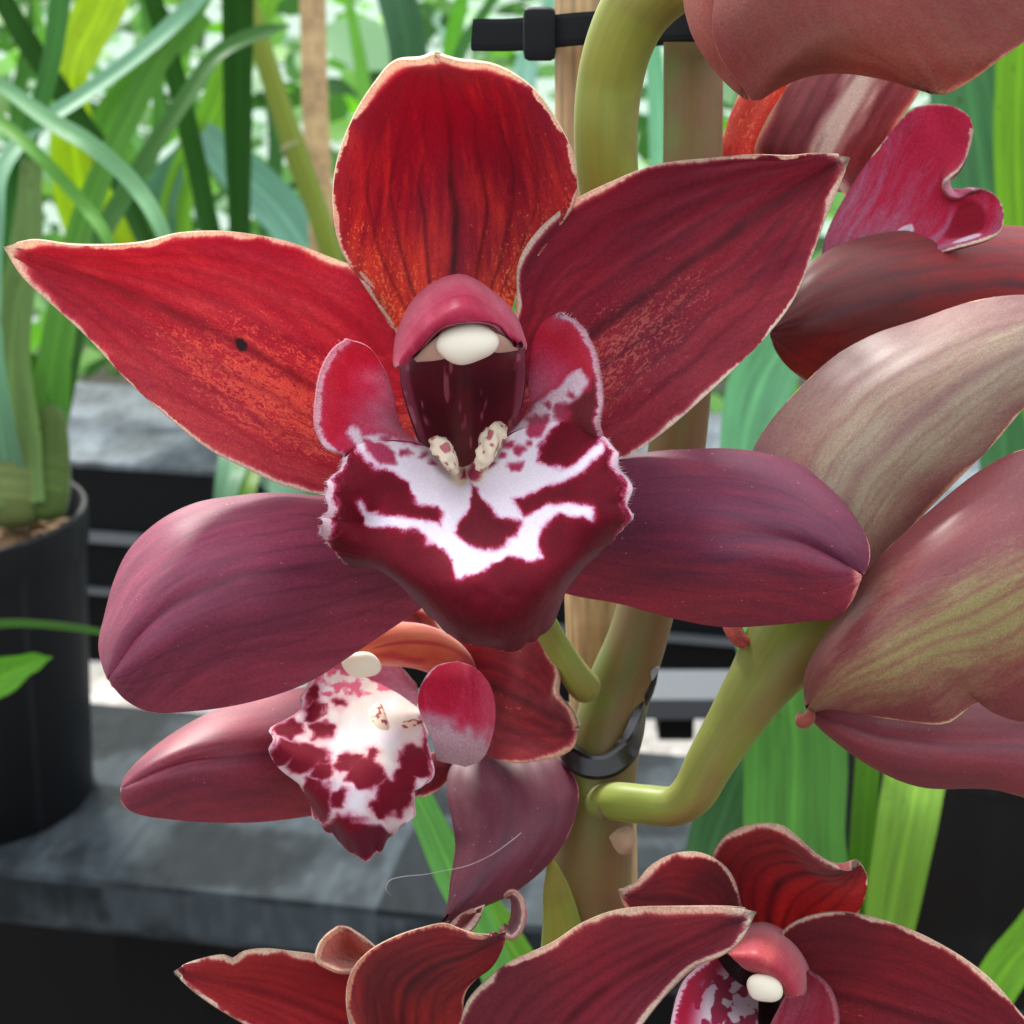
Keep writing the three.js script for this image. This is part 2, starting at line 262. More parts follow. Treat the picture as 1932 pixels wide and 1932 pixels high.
const potMat = new THREE.MeshPhysicalMaterial({ map: texture(256, 256, (u, v) => { const k = 10 + 26 * sm(.55, .8, fbm(u * 60, v * 2, 12)) * sm(.4, .7, fbm(u * 5, v * 5, 13)) + 8 * fbm(u * 20, v * 5, 3) + 12 * sm(.6, .75, fbm(u * 9, v * 9, 8)); return [k, k + 2, k + 4]; }), roughness: .6, specularIntensity: .5, clearcoat: .08, clearcoatRoughness: .4 });
const barkMat = new THREE.MeshStandardMaterial({ map: texture(128, 128, (u, v) => { const n = fbm(u * 8, v * 8, 3); return mix([70, 48, 34], [150, 122, 84], n); }), roughness: .95 });
function barkChips(parent, c, r, n) { const gs = []; for (let i = 0; i < n; i++) { const a = rnd() * 6.283, q = Math.sqrt(rnd()) * r, g = new THREE.DodecahedronGeometry(.004 + .004 * rnd(), 0); g.scale(1, .6, .8); g.rotateY(rnd() * 6); g.rotateX(rnd() * 2); g.translate(c.x + q * Math.cos(a), c.y + .003 * rnd(), c.z + q * Math.sin(a)); gs.push(g); } const m = part(parent, 'bark_chips', mergeGeometries(gs), barkMat); m.userData.kind = 'stuff'; return m; }

{ // potted plant at the left
  const o = thing('potted_plant', 'strap leaved green plant in a round black pot at the left edge of the bench', 'plant', rimC.clone().setY(LEVEL));
  const pot = part(o, 'pot', potGeo(rimC, potR, .1175), potMat, 'round black plastic pot');
  barkChips(o, rimC.clone().add(V3(0, -.016, 0)), potR * .9, 130);
  const z = .6;
  addLeaf(o, [[70, 930, z, 70], [66, 800, z, 66], [58, 690, z, 44], [40, 660, z, 10]], 0x5fa02c, { keel: .5 }, 'short bright green shoot');
  addLeaf(o, [[40, 950, z - .01, 90], [25, 800, z - .01, 100], [20, 640, z - .01, 84], [50, 470, z - .01, 60], [60, 300, z, 40]], 0x86a85c, { keel: .5 });
  addLeaf(o, [[60, 950, z, 90], [85, 800, z, 84], [105, 660, z, 60], [150, 440, z + .02, 50], [190, 330, z + .03, 46], [230, 247, z + .04, 46], [297, 114, z + .06, 44], [345, 50, z + .07, 40], [400, -30, z + .08, 30]], 0x62a232, { turn: .3 });
  addLeaf(o, [[66, 940, z, 80], [95, 800, z + .01, 74], [180, 470, z + .02, 44], [228, 380, z + .03, 42], [297, 266, z + .04, 42], [361, 171, z + .05, 42], [414, 99, z + .06, 38], [494, 61, z + .07, 34], [548, 48, z + .08, 6]], 0x447c2a, { turn: -.4 });
  addLeaf(o, [[20, 950, z, 80], [-10, 760, z, 76], [10, 500, z, 56], [40, 300, z, 44], [90, 140, z, 46], [112, 0, z, 44], [125, -80, z, 40]], 0x549844, { turn: .4 });
  addLeaf(o, [[30, 960, z, 70], [0, 800, z - .02, 60], [-20, 620, z - .03, 50], [-10, 420, z - .03, 44], [0, 331, z - .02, 36], [57, 247, z, 38], [152, 183, z + .02, 38], [266, 99, z + .04, 36], [342, 30, z + .06, 34], [390, -20, z + .07, 30]], 0x86bc92, { turn: -.5 });
  addLeaf(o, [[-60, 120, z - .04, 20], [0, 160, z - .04, 32], [95, 228, z - .05, 36], [171, 274, z - .06, 38], [247, 342, z - .06, 36], [304, 434, z - .07, 30], [330, 520, z - .07, 20], [335, 600, z - .06, 4]].reverse(), 0x86bc84, { turn: .4 });
  addLeaf(o, [[-80, 150, z - .04, 20], [0, 228, z - .05, 27], [76, 297, z - .06, 28], [152, 380, z - .06, 27], [205, 456, z - .07, 22], [235, 540, z - .07, 4]].reverse(), 0x6cac40, { turn: .3 });
  part(o, 'pseudobulb', tube([Q(20, 1000, z), Q(22, 930, z), Q(28, 850, z), Q(35, 760, z)], [.010, .0135, .011, .006], { ns: 24 }), leafMat(0x8a9a56, .3), 'swollen pale green bulb');
  part(o, 'pseudobulb', tube([Q(90, 985, z), Q(90, 930, z), Q(92, 850, z), Q(98, 760, z)], [.006, .008, .0075, .005], { ns: 24 }), leafMat(0x66823a, .3));
}
{ // second plant behind, its pot hidden by the petals
  const base = onLevel(520, 1010, LEVEL - .0).clone(); base.copy(onLevel(470, 790, LEVEL));
  const o = thing('strap_leaf_plant', 'dark green plant with tall upright blades standing behind the large flower', 'plant', base);
  const rc = base.clone().add(V3(0, .075, 0)); part(o, 'pot', potGeo(rc, .045, .0748), potMat);
  const z = -Q(470, 790, 1).clone().sub(camera.position).length(), D = base.clone().applyMatrix4(camera.matrixWorldInverse).z * -1, b = [470, 760, D, 40];
  addLeaf(o, [b, [440, 600, D - .2, 40], [395, 430, D - .3, 40], [365, 285, D - .36, 40], [323, 114, D - .4, 38], [289, 0, D - .43, 36], [270, -60, D - .44, 30]], 0x468430, { turn: .15 });
  addLeaf(o, [b, [465, 600, D - .2, 42], [453, 434, D - .3, 42], [449, 190, D - .36, 56], [449, 0, D - .4, 62], [449, -80, D - .42, 60]], 0x3e7a2a, { keel: .35 });
  addLeaf(o, [b, [330, 560, D - .2, 40], [266, 437, D - .28, 40], [213, 323, D - .32, 42], [125, 190, D - .36, 42], [50, 76, D - .4, 42], [-5, -20, D - .42, 40]], 0x447c30, { turn: .2 });
  addLeaf(o, [b, [610, 560, D, 90], [545, 420, D, 92], [470, 340, D, 90], [400, 270, D, 60], [365, 210, D, 6]], 0x82b89c, { turn: .2 });
  addLeaf(o, [b, [300, 500, D, 90], [290, 420, D, 90], [315, 340, D, 70], [340, 270, D, 8]], 0x5c9470, { turn: -.2 });
  addLeaf(o, [b, [180, 420, D - .05, 120], [135, 150, D - .1, 62], [150, 90, D - .1, 84], [185, 20, D - .1, 92], [215, -50, D - .1, 84]], 0xb8d81c, { keel: .1 }, 'glowing yellow green leaf');
  addLeaf(o, [b, [330, 420, D, 60], [400, 220, D, 60], [440, 130, D, 70], [480, 40, D, 60], [520, -40, D, 40]], 0x86c02e, {});
  addLeaf(o, [b, [260, 420, D, 60], [200, 250, D, 66], [270, 150, D, 70], [330, 90, D, 50], [390, 30, D, 30]], 0x62a030, {});
  addLeaf(o, [b, [640, 620, D, 60], [760, 300, D, 60], [770, 100, D - .03, 74], [750, 0, D - .04, 76], [742, -60, D - .04, 70]], 0x55885c, { keel: .4 });
  addLeaf(o, [b, [680, 620, D, 40], [820, 260, D, 30], [868, 100, D, 26], [935, -10, D, 20]], 0x5c9a4c, { turn: .4 });
  for (const [x0, y0, x1, y1, x2, y2, w, hex] of [[150, 470, 110, 250, 60, -40, 24, 0x7cc23a], [240, 470, 300, 220, 260, -40, 26, 0x5a9c34], [330, 480, 250, 250, 120, 40, 24, 0x86c86a], [60, 480, 30, 260, 70, -40, 30, 0x4c8c2c], [410, 470, 340, 200, 380, -50, 26, 0x8ccc40], [500, 470, 520, 250, 470, -40, 30, 0x3f7c2e], [200, 480, 60, 300, -60, 220, 22, 0x9ad08a], [520, 470, 420, 300, 300, 60, 22, 0x66a83a], [680, 420, 690, 200, 650, -40, 30, 0x86c84c], [900, 300, 850, 120, 880, -40, 40, 0x7cc838], [1010, 300, 990, 140, 1060, -40, 46, 0xa8d8c0], [1230, 400, 1240, 200, 1215, -40, 40, 0x8cd0a0]])
    addLeaf(o, [b, [lerp(470, x0, .8), 620, D, w], [x0, y0, D + .05, w], [x1, y1, D + .08, w], [x2, y2, D + .08, w * .6]], hex, { turn: .3 });
  addLeaf(o, [b, [440, 870, D - .4, 56], [425, 950, D - .42, 50], [420, 1020, D - .42, 10]], 0x6a9a72, { turn: .3 });
  addLeaf(o, [b, [470, 880, D - .4, 46], [462, 950, D - .42, 36], [455, 1010, D - .42, 8]], 0x6f9a2e, { turn: .2 });
  addLeaf(o, [b, [540, 900, D - .4, 90], [600, 960, D - .42, 70], [640, 1010, D - .42, 10]], 0x74a884, { turn: .2 });
}
{ // cane shoot with a node, and the stake beside it
  const c = [[483, 57, .92], [532, 209, .92], [556, 281, .92], [593, 380, .92], [626, 485, .92], [660, 620, .93], [690, 760, .94]].map((p) => Q(...p));
  const top = Q(440, -80, .92), foot = onLevel(840, 1180, LEVEL); foot.copy(onLevel(700, 850, LEVEL));
  const o = thing('cane_shoot', 'yellow green jointed shoot leaning against the thin stake behind the petals', 'shoot', foot);
  const r = 21 / F * .92; part(o, 'stem', tube([top, ...c, foot], [r * .9, r * .95, r, r * 1.12, r, r, r, r, r], { ns: 80 }), leafMat(0x8e9e38, .3));
  part(o, 'node_ring', tube([Q(549, 268, .92), Q(553, 277, .92), Q(557, 286, .92)], [r * 1.02, r * 1.17, r * 1.04], { ns: 12 }), leafMat(0xb9b884, .2), 'pale ring at the joint');
  const t = [Q(588, -60, .98), Q(590, 0, .98), Q(594, 190, .98), Q(602, 342, .98), Q(610, 475, .98)], sf = t[4].clone().add(t[4].clone().sub(t[0]).multiplyScalar((t[4].y - LEVEL) / (t[0].y - t[4].y))); sf.y = LEVEL;
  globalThis.bambooMat ??= new THREE.MeshPhysicalMaterial({ map: texture(256, 512, (u, v) => { const n = noise(u * 40, v * 6, 5), m = fbm(u * 6, v * 10, 6), k = .85 + .3 * n; let q = mix([196, 168, 116], [168, 134, 84], m); q = mix(q, [140, 106, 66], .5 * sm(.5, .8, fbm(u * 3, v * 2, 9))); return [q[0] * k, q[1] * k, q[2] * k]; }, 2), roughness: .6, clearcoat: .2, clearcoatRoughness: .4 });
  const sr = 25 / F * .98; solo('bamboo_stake', tube([...t, sf], [sr, sr, sr, sr, sr, sr], { ns: 60 }), bambooMat, { label: 'thin pale bamboo stake standing left of the upright sepal', category: 'stake', group: 'bamboo stakes' });
}
{ // right-hand plant with broad blades in a dark pot
  const D = .36, base = Q(1700, 2150, .36);
  const o = thing('potted_plant', 'plant with broad bright green blades rising from a dark pot at the right', 'plant', base);
  const pb = onLevel(1885, 1725, LEVEL), rc = pb.clone().add(V3(0, .09, 0));
  part(o, 'pot', potGeo(rc, .062, .0898), potMat, 'dark pot behind the blades');
  addLeaf(o, [[1640, 2100, D, 150], [1540, 1800, D, 180], [1500, 1600, D, 190], [1500, 1420, D, 196], [1480, 1260, D, 170], [1440, 1120, D + .01, 130], [1420, 960, D + .03, 90]], 0x5c9c3c, { keel: .12 });
  addLeaf(o, [[1560, 2100, D + .01, 90], [1380, 1760, D + .01, 100], [1340, 1640, D + .01, 100], [1385, 1480, D + .01, 110], [1440, 1330, D + .02, 90], [1480, 1200, D + .02, 30]], 0x4b7f48, { turn: .2 });
  addLeaf(o, [[1640, 2100, D - .01, 50], [1618, 1760, D, 48], [1630, 1560, D, 50], [1640, 1400, D, 50], [1650, 1200, D, 40]], 0x5f9a14, { keel: .3 });
  addLeaf(o, [[1660, 2100, D - .01, 70], [1675, 1780, D - .01, 92], [1712, 1560, D - .01, 112], [1740, 1400, D, 116], [1790, 1150, D, 90]], 0x7aa82e, { keel: .3 });
  addLeaf(o, [[1780, 2060, D - .02, 90], [1885, 1850, D - .02, 84], [1960, 1750, D - .02, 80], [2060, 1600, D - .02, 40]], 0x74b01e, { keel: .1 });
  addLeaf(o, [[1470, 1180, .45, 60], [1405, 870, .45, 90], [1430, 740, .45, 120], [1480, 640, .45, 110], [1540, 540, .45, 60], [1580, 470, .45, 6]], 0x7cc08a, { keel: .3 }, 'pale mint leaf');
  addLeaf(o, [[1900, 900, .5, 110], [1880, 500, .5, 150], [1850, 300, .5, 170], [1820, 120, .5, 150], [1800, -60, .5, 110]], 0x5d9a62, { keel: .2 });
  addLeaf(o, [[1990, 900, .48, 80], [1930, 480, .48, 80], [1918, 260, .48, 84], [1925, 60, .48, 80], [1930, -60, .48, 60]], 0x84c018, { keel: .2 });
}
{ // bits of leaf on the left, and low leaves in the middle
  const o = thing('young_shoot', 'small bright green leaf tips poking in at the left edge before the pot', 'plant', Q(-80, 1500, .5).setY(LEVEL));
  addLeaf(o, [[-90, 1560, .5, 40], [-120, 1400, .49, 60], [-60, 1310, .48, 74], [0, 1278, .48, 70], [60, 1250, .48, 40], [98, 1240, .48, 4]], 0x6cae2a, { turn: .2 });
  addLeaf(o, [[-110, 1560, .5, 20], [-130, 1300, .5, 20], [-70, 1190, .5, 20], [0, 1176, .5, 20], [110, 1180, .5, 20], [230, 1200, .5, 14], [300, 1220, .5, 3]], 0x5a8e3a, { turn: .5 });
  const q = thing('low_leaf_tuft', 'light green strap leaves below the drooping sepal behind the stem', 'plant', Q(960, 2080, .3));
  addLeaf(q, [[985, 2040, .3, 50], [925, 1800, .3, 66], [850, 1640, .3, 70], [790, 1510, .3, 56], [740, 1420, .3, 40], [690, 1340, .3, 8]], 0x6cb050, { keel: .2 });
  addLeaf(q, [[1040, 2040, .31, 60], [1000, 1850, .31, 64], [950, 1760, .31, 60], [915, 1690, .31, 40], [890, 1640, .31, 6]], 0x7cb438, { keel: .2 });
}
// ---------------------------------------------------------------- leafy bushes beyond the rear bench
{
  const one = () => { const g = new THREE.BufferGeometry(), p = [], ix = []; const n = 4; for (let i = 0; i <= n; i++) { const t = i / n, w = .34 * Math.sin(Math.PI * Math.pow(t, .8)), b = -.18 * t * t; p.push(-w, b + .1 * w, t, 0, b, t, w, b + .1 * w, t); if (i) { const a = (i - 1) * 3; ix.push(a, a + 1, a + 3, a + 1, a + 4, a + 3, a + 1, a + 2, a + 4, a + 2, a + 5, a + 4); } } g.setAttribute('position', new THREE.Float32BufferAttribute(p, 3)); g.setIndex(ix); g.computeVertexNormals(); return g; };
  const mat = new THREE.MeshPhysicalMaterial({ color: 0xffffff, roughness: .95, transmission: .45, thickness: 0, specularIntensity: .4, clearcoat: .15, clearcoatRoughness: .4 });
  const bush = (name, label, n, x0, x1, y0, y1, z0, z1, size, tones) => {
    const m = new THREE.InstancedMesh(one(), mat, n), M = new THREE.Matrix4(), q = new THREE.Quaternion(), e = new THREE.Euler(), c = new THREE.Color(), o = V3((x0 + x1) / 2, 0, (z0 + z1) / 2);
    for (let i = 0; i < n; i++) { const k = size * (.3 + 1.5 * rnd() * rnd()), x = lerp(x0, x1, rnd()), z = lerp(z0, z1, rnd()), y = lerp(y0, y1, Math.pow(rnd(), .9)) + .12 * (noise(x * 3, z * 3, 5) - .5); e.set(-.6 + 1.6 * rnd(), rnd() * 6.283, rnd() - .5); q.setFromEuler(e); M.compose(V3(x - o.x, y, z - o.z), q, V3(k, k, k)); m.setMatrixAt(i, M); c.set(tones[Math.floor(rnd() * tones.length)]).multiplyScalar(.8 + .4 * rnd()); m.setColorAt(i, c); }
    m.name = numbered(name); m.position.copy(o); m.castShadow = m.receiveShadow = true; m.userData = { label, category: 'foliage', kind: 'stuff' }; scene.add(m);
  };
  bush('background_foliage', 'mass of small bright leaves blurred behind the upright sepal', 3600, -1.1, 1.2, .55, 1.34, -3.0, -1.55, .07, [0x4f8a2a, 0x74ac42, 0x2f5a20, 0x84bc64, 0x70bc1e, 0x3f7428, 0xa4cc9c]);
  bush('background_foliage', 'pale leafy mass standing at the far greenhouse wall', 1800, -1.9, 2.0, .2, 1.5, -4.6, -3.4, .09, [0x5f9248, 0x8cb886, 0xa8ccb0, 0x3f6e2c]);
}
// ================================================================ MAIN FLOWER
const flower1 = thing('orchid_flower', 'large fully open dark red orchid flower facing the viewer, white and crimson lip', 'flower', P(880, 800, -13), 'blooms of the red orchid spike');
const ribs = [[.5, .55, .8], [.36, .32, .45], [.64, .32, .45], [.24, .3, .4], [.76, .3, .4], [.14, .25, .3], [.86, .25, .3]];
const softRibs = ribs.map(([a, w, k], i) => [a, w * 1.2, i ? k * .7 : k * .85]);
const wob = (s, amp = .5, f = 5) => (u, v) => amp * Math.pow(Math.abs(v - .5) * 2, 3) * (noise(u * f, v > .5 ? 3 : 9, s) - .5) * 2;
const ridged = (s, k = .12) => { const w = wob(s, .7, 7); return (u, v) => w(u, v) + k * Math.sin((v - .5) * 46) * sm(0, .1, u) * sm(1, .7, u) + .5 * (fbm(u * 5, v * 4, s + 3) - .5); };
{
  const dorsal = petal({
    L: [[775, 665, -11], [705, 565, -9], [645, 470, -6], [629, 380, -3], [638, 300, -1], [668, 220, 0], [705, 160, 1], [745, 116, 3], [790, 112, 4.5], [820, 102, 5]],
    R: [[960, 600, -11], [985, 530, -9], [1040, 450, -6], [1085, 380, -3.5], [1088, 340, -2], [1078, 285, -1], [1048, 225, 0], [1003, 165, 1], [935, 124, 3], [860, 114, 4.5], [820, 102, 5]],
    M: [[870, 650, -12], [862, 540, -13], [858, 450, -13.5], [855, 350, -13], [850, 260, -11], [842, 190, -7.5], [830, 140, -2], [820, 102, 5]], disp: ridged(11, .1), nu: 70, nv: 48,
  });
  addPetal(flower1, 'dorsal_sepal', dorsal, { ...red, w: 900, h: 640, seed: 11, a: [130, 8, 44], b: [208, 70, 50], veinAt: (u) => .3 + .8 * sm(.8, .4, u), mix: (u, v) => .78 - 1.4 * u + .8 * Math.abs(v - .5), fleckAt: (u, v) => .75 * sm(.8, .1, u) * (.35 + 1.4 * Math.abs(v - .5)), veins: ribs, rim: .75, rimAt: (u, v) => .18 + 1.15 * sm(.66, .9, u) }, 'upright hooded red sepal with dark veins', { transmission: .54 });
  const left = petal({
    L: [[800, 720, -12], [752, 640, -10.5], [718, 560, -9], [680, 510, -7], [620, 484, -6], [540, 455, -4.5], [430, 437, -3], [340, 440, -1.5], [275, 457, -.5], [210, 463, 0], [130, 462, 1], [60, 453, 2.5], [6, 466, 3]],
    R: [[790, 820, -12], [730, 930, -10], [640, 937, -8.5], [545, 919, -7], [460, 882, -6], [390, 845, -5], [320, 790, -4], [240, 718, -3], [160, 632, -1], [90, 568, 1], [40, 520, 2], [6, 466, 3]],
    M: [[795, 770, -13], [700, 775, -12.5], [620, 745, -11], [540, 700, -9], [460, 656, -7.5], [340, 600, -5.5], [220, 545, -3], [110, 502, 0], [6, 466, 3]], disp: ridged(21, .1), nu: 80, nv: 54,
  });
  addPetal(flower1, 'petal', left, { ...red, w: 1200, h: 640, seed: 23, a: [160, 26, 54], b: [204, 74, 78], mix: (u, v) => .15 + .5 * v - .1 * u, fleck: [222, 104, 80], glint: [250, 192, 132], fleckAt: (u, v) => 1.0 * sm(.95, .3, u) * Math.exp(-(((v - .62) / .3) ** 2)), veins: softRibs, vein: [122, 8, 26], rim: .6, rimAt: (u, v) => .75 + 1.1 * sm(.86, .98, u), seedling: 1,
    over: (c, u, v, x, y) => mix(c, [34, 6, 8], sm(.8, .45, Math.hypot(x - left.len * .432, y + .1) + (noise(x * 4, y * 4, 5) - .5) * .2)) }, 'petal with golden flecks and one small black spot', { transmission: .58 });
  const right = petal({
    L: [[930, 690, -13], [972, 600, -10], [978, 495, -7], [1010, 440, -6], [1080, 380, -4.5], [1160, 340, -3.5], [1230, 313, -3], [1290, 303, -2.5], [1340, 299, -2.5], [1420, 292, -2], [1490, 294, -1], [1550, 288, 0], [1603, 297, 1]],
    R: [[940, 800, -13], [1080, 880, -11], [1180, 862, -9], [1250, 817, -8], [1330, 748, -7], [1400, 682, -6], [1450, 630, -5], [1495, 570, -4], [1528, 495, -3], [1555, 420, -2], [1582, 355, -.5], [1603, 297, 1]],
    M: [[935, 750, -14], [1050, 690, -12], [1150, 605, -10], [1250, 530, -8], [1350, 460, -6], [1450, 390, -4], [1530, 338, -2], [1603, 297, 1]], disp: ridged(31, .1), nu: 76, nv: 50,
  });
  addPetal(flower1, 'petal', right, { ...red, w: 1024, h: 512, seed: 37, a: [116, 24, 46], b: [154, 46, 58], mix: (u, v) => .1 + .65 * v - .2 * u, fleck: [182, 98, 86], glint: [214, 146, 116], fleckAt: (u, v) => .8 * sm(.9, .3, u) * Math.exp(-(((v - .62) / .24) ** 2)), veins: softRibs, vein: [70, 10, 24], rim: .62, rimAt: (u, v) => .8 + 1.0 * sm(.88, .98, u) }, undefined, { transmission: .3 });

  const crease = (k) => (u, v) => -k * Math.exp(-(((v - .5) / .085) ** 2)) * sm(.45, .85, u) * sm(1.0, .93, u) + .45 * (fbm(u * 4, v * 4, 41) - .5) + .06 * Math.sin((v - .5) * 60);
  const lowL = petal({
    L: [[850, 960, -14], [740, 950, -12], [611, 939, -10], [507, 933, -8], [438, 940, -7], [368, 953, -6], [299, 988, -4], [246, 1040, -3], [219, 1096, -2], [201, 1165, -1], [190, 1217, 0], [197, 1256, 2], [210, 1287, 4.5]],
    R: [[880, 1090, -14], [785, 1152, -11], [681, 1222, -9], [576, 1288, -7], [472, 1323, -5], [368, 1340, -2], [281, 1341, 1], [244, 1323, 3], [210, 1287, 4.5]],
    M: [[865, 1030, -12], [740, 1055, -7], [620, 1066, -2], [500, 1082, 2.5], [400, 1108, 5.5], [320, 1150, 7], [262, 1204, 7.5], [228, 1255, 6.5], [210, 1287, 4.5]], disp: crease(1.25), nu: 72, nv: 48, th: 1.1,
  });
  addPetal(flower1, 'lateral_sepal', lowL, { w: 1024, h: 512, seed: 41, a: [118, 42, 68], b: [146, 58, 84], mix: (u, v) => .5 - .25 * v, streak: 1.3, dust: 1, fleck: [150, 72, 88], fleckAt: () => .25, veins: [[.5, .5, .35], [.7, .22, .2], [.3, .22, .2], [.6, .2, .18], [.4, .2, .18], [.8, .2, .18], [.2, .2, .18]], vein: [62, 20, 36], rim: .4, rimAt: (u, v) => sm(.84, .97, u) * 1.6 + .15, cream: [206, 116, 116], rose: [170, 74, 84] }, undefined, { clearcoat: .65, clearcoatRoughness: .5, transmission: .18, bumpScale: .00006 });
  const lowR = petal({
    L: [[960, 900, -14], [1080, 875, -13], [1175, 862, -11], [1240, 853, -10], [1313, 849, -9], [1386, 849, -8], [1459, 861, -7], [1513, 881, -6], [1560, 919, -4], [1600, 962, -2], [1626, 1002, -1], [1639, 1035, 0], [1637, 1066, 1], [1624, 1088, 2]],
    R: [[960, 1080, -14], [1077, 1121, -11], [1168, 1137, -9], [1277, 1166, -7], [1368, 1181, -5], [1459, 1177, -3], [1531, 1170, -1.5], [1571, 1167, -.5], [1602, 1140, 1], [1624, 1088, 2]],
    M: [[950, 990, -13], [1100, 1000, -8], [1230, 1003, -2.5], [1350, 1008, 2], [1440, 1014, 4], [1515, 1028, 5], [1575, 1055, 4.5], [1624, 1088, 2]], disp: crease(1.2), nu: 68, nv: 46, th: 1.1,
  });
  addPetal(flower1, 'lateral_sepal', lowR, { w: 1024, h: 512, seed: 53, a: [102, 34, 62], b: [150, 44, 64], mix: (u, v) => .0 + .75 * sm(.5, .85, v), streak: 1, dust: 1, fleck: [186, 92, 92], fleckAt: (u, v) => .28 * v, veins: [[.5, .5, .3], [.7, .22, .2], [.3, .22, .2], [.6, .2, .18], [.4, .2, .18], [.8, .2, .18], [.2, .2, .18]], vein: [60, 18, 38], rim: .4, rimAt: (u, v) => sm(.86, .97, u) * 2.2 + .1, cream: [226, 140, 134], rose: [176, 70, 80] }, undefined, { clearcoat: .65, clearcoatRoughness: .5, transmission: .18, bumpScale: .00006 });
}
// lip --------------------------------------------------------------------------------
const inside = (poly, x, y) => { // signed distance to a closed outline, inside negative
  let d = 1e9, s = 1; for (let i = 0, j = poly.length - 1; i < poly.length; j = i++) { const [ax, ay] = poly[i], [bx, by] = poly[j], ex = bx - ax, ey = by - ay, wx = x - ax, wy = y - ay, t = clamp((wx * ex + wy * ey) / (ex * ex + ey * ey)), dx = wx - ex * t, dy = wy - ey * t; d = Math.min(d, dx * dx + dy * dy); if ((ay > y) !== (by > y) && x < ex * (y - ay) / ey + ax) s = -s; }
  return s * Math.sqrt(d);
};
const box = (p) => { const xs = p.map((q) => q[0]), ys = p.map((q) => q[1]); return [Math.min(...xs) - 14, Math.min(...ys) - 14, Math.max(...xs) + 14, Math.max(...ys) + 14]; };
function markings(polys, s, ox, oy, k) { // outlines drawn on the lip, in the flower's own units
  return polys.map((p) => p.map(([x, y]) => [ox + x * k, oy + y * k])).map((p) => ({ p, b: box(p) }));
}
const blob = (set, x, y, soft, grow = 0) => { let m = 0; for (const { p, b } of set) if (x > b[0] && x < b[2] && y > b[1] && y < b[3]) m = Math.max(m, sm(soft, -soft, inside(p, x, y) - grow)); return m; };
const ring = (cx, cy, rx, ry, n = 12, s = 1) => Array.from({ length: n }, (_, i) => { const a = i / n * 6.283, r = .8 + .4 * hash(i, n, s + (cx | 0)); return [cx + rx * r * Math.cos(a), cy + ry * r * Math.sin(a)]; });
const K1 = [1, 575, 498.3, .3869];
const lipWhite = markings([
  [[205, 815], [240, 815], [262, 866], [345, 850], [450, 888], [570, 900], [680, 940], [760, 985], [800, 1040], [805, 1130], [785, 1210], [725, 1275], [690, 1325], [683, 1230], [640, 1188], [560, 1180], [520, 1140], [500, 1080], [440, 1010], [340, 997], [262, 935], [232, 872], [212, 850]],
  [[815, 1075], [840, 1000], [950, 920], [1010, 850], [1100, 765], [1200, 655], [1280, 588], [1370, 520], [1390, 570], [1370, 632], [1290, 695], [1210, 800], [1150, 900], [1148, 965], [1210, 1005], [1282, 1022], [1345, 985], [1410, 920], [1452, 872], [1440, 935], [1370, 1000], [1300, 1046], [1180, 1085], [1080, 1140], [1018, 1150], [1040, 1205], [1070, 1262], [970, 1240], [920, 1190], [872, 1140], [850, 1085]],
  [[262, 1160], [300, 1200], [380, 1238], [520, 1268], [620, 1290], [700, 1325], [752, 1380], [830, 1428], [890, 1440], [960, 1408], [1040, 1350], [1072, 1290], [1085, 1258], [1200, 1208], [1300, 1184], [1395, 1198], [1392, 1234], [1262, 1222], [1195, 1252], [1152, 1305], [1132, 1360], [1140, 1440], [1080, 1452], [990, 1432], [905, 1470], [830, 1512], [770, 1535], [742, 1450], [680, 1402], [600, 1368], [560, 1310], [430, 1292], [318, 1272], [300, 1225]],
  [[690, 1240], [730, 1255], [720, 1330], [680, 1345], [665, 1300]],
], ...K1);
const lipRed = markings([
  [[272, 872], [350, 882], [430, 930], [436, 980], [345, 988], [282, 932]],
  ring(1145, 800, 48, 56), ring(1050, 992, 36, 22), ring(1072, 912, 28, 20), ring(1022, 888, 26, 18), ring(1262, 722, 42, 40), ring(985, 940, 16, 12), ring(700, 905, 26, 34), ring(770, 1035, 26, 26), ring(845, 1020, 34, 40), ring(600, 985, 14, 8), ring(930, 985, 12, 9), ring(1110, 880, 18, 14), ring(1185, 770, 20, 26), ring(1200, 690, 16, 14), ring(480, 930, 26, 12), ring(560, 945, 16, 9), ring(1320, 640, 16, 12), ring(380, 865, 22, 8),
], ...K1);
const dark = [112, 3, 27], mid = [176, 10, 48], pale = [242, 234, 241], pinkW = [222, 160, 190];
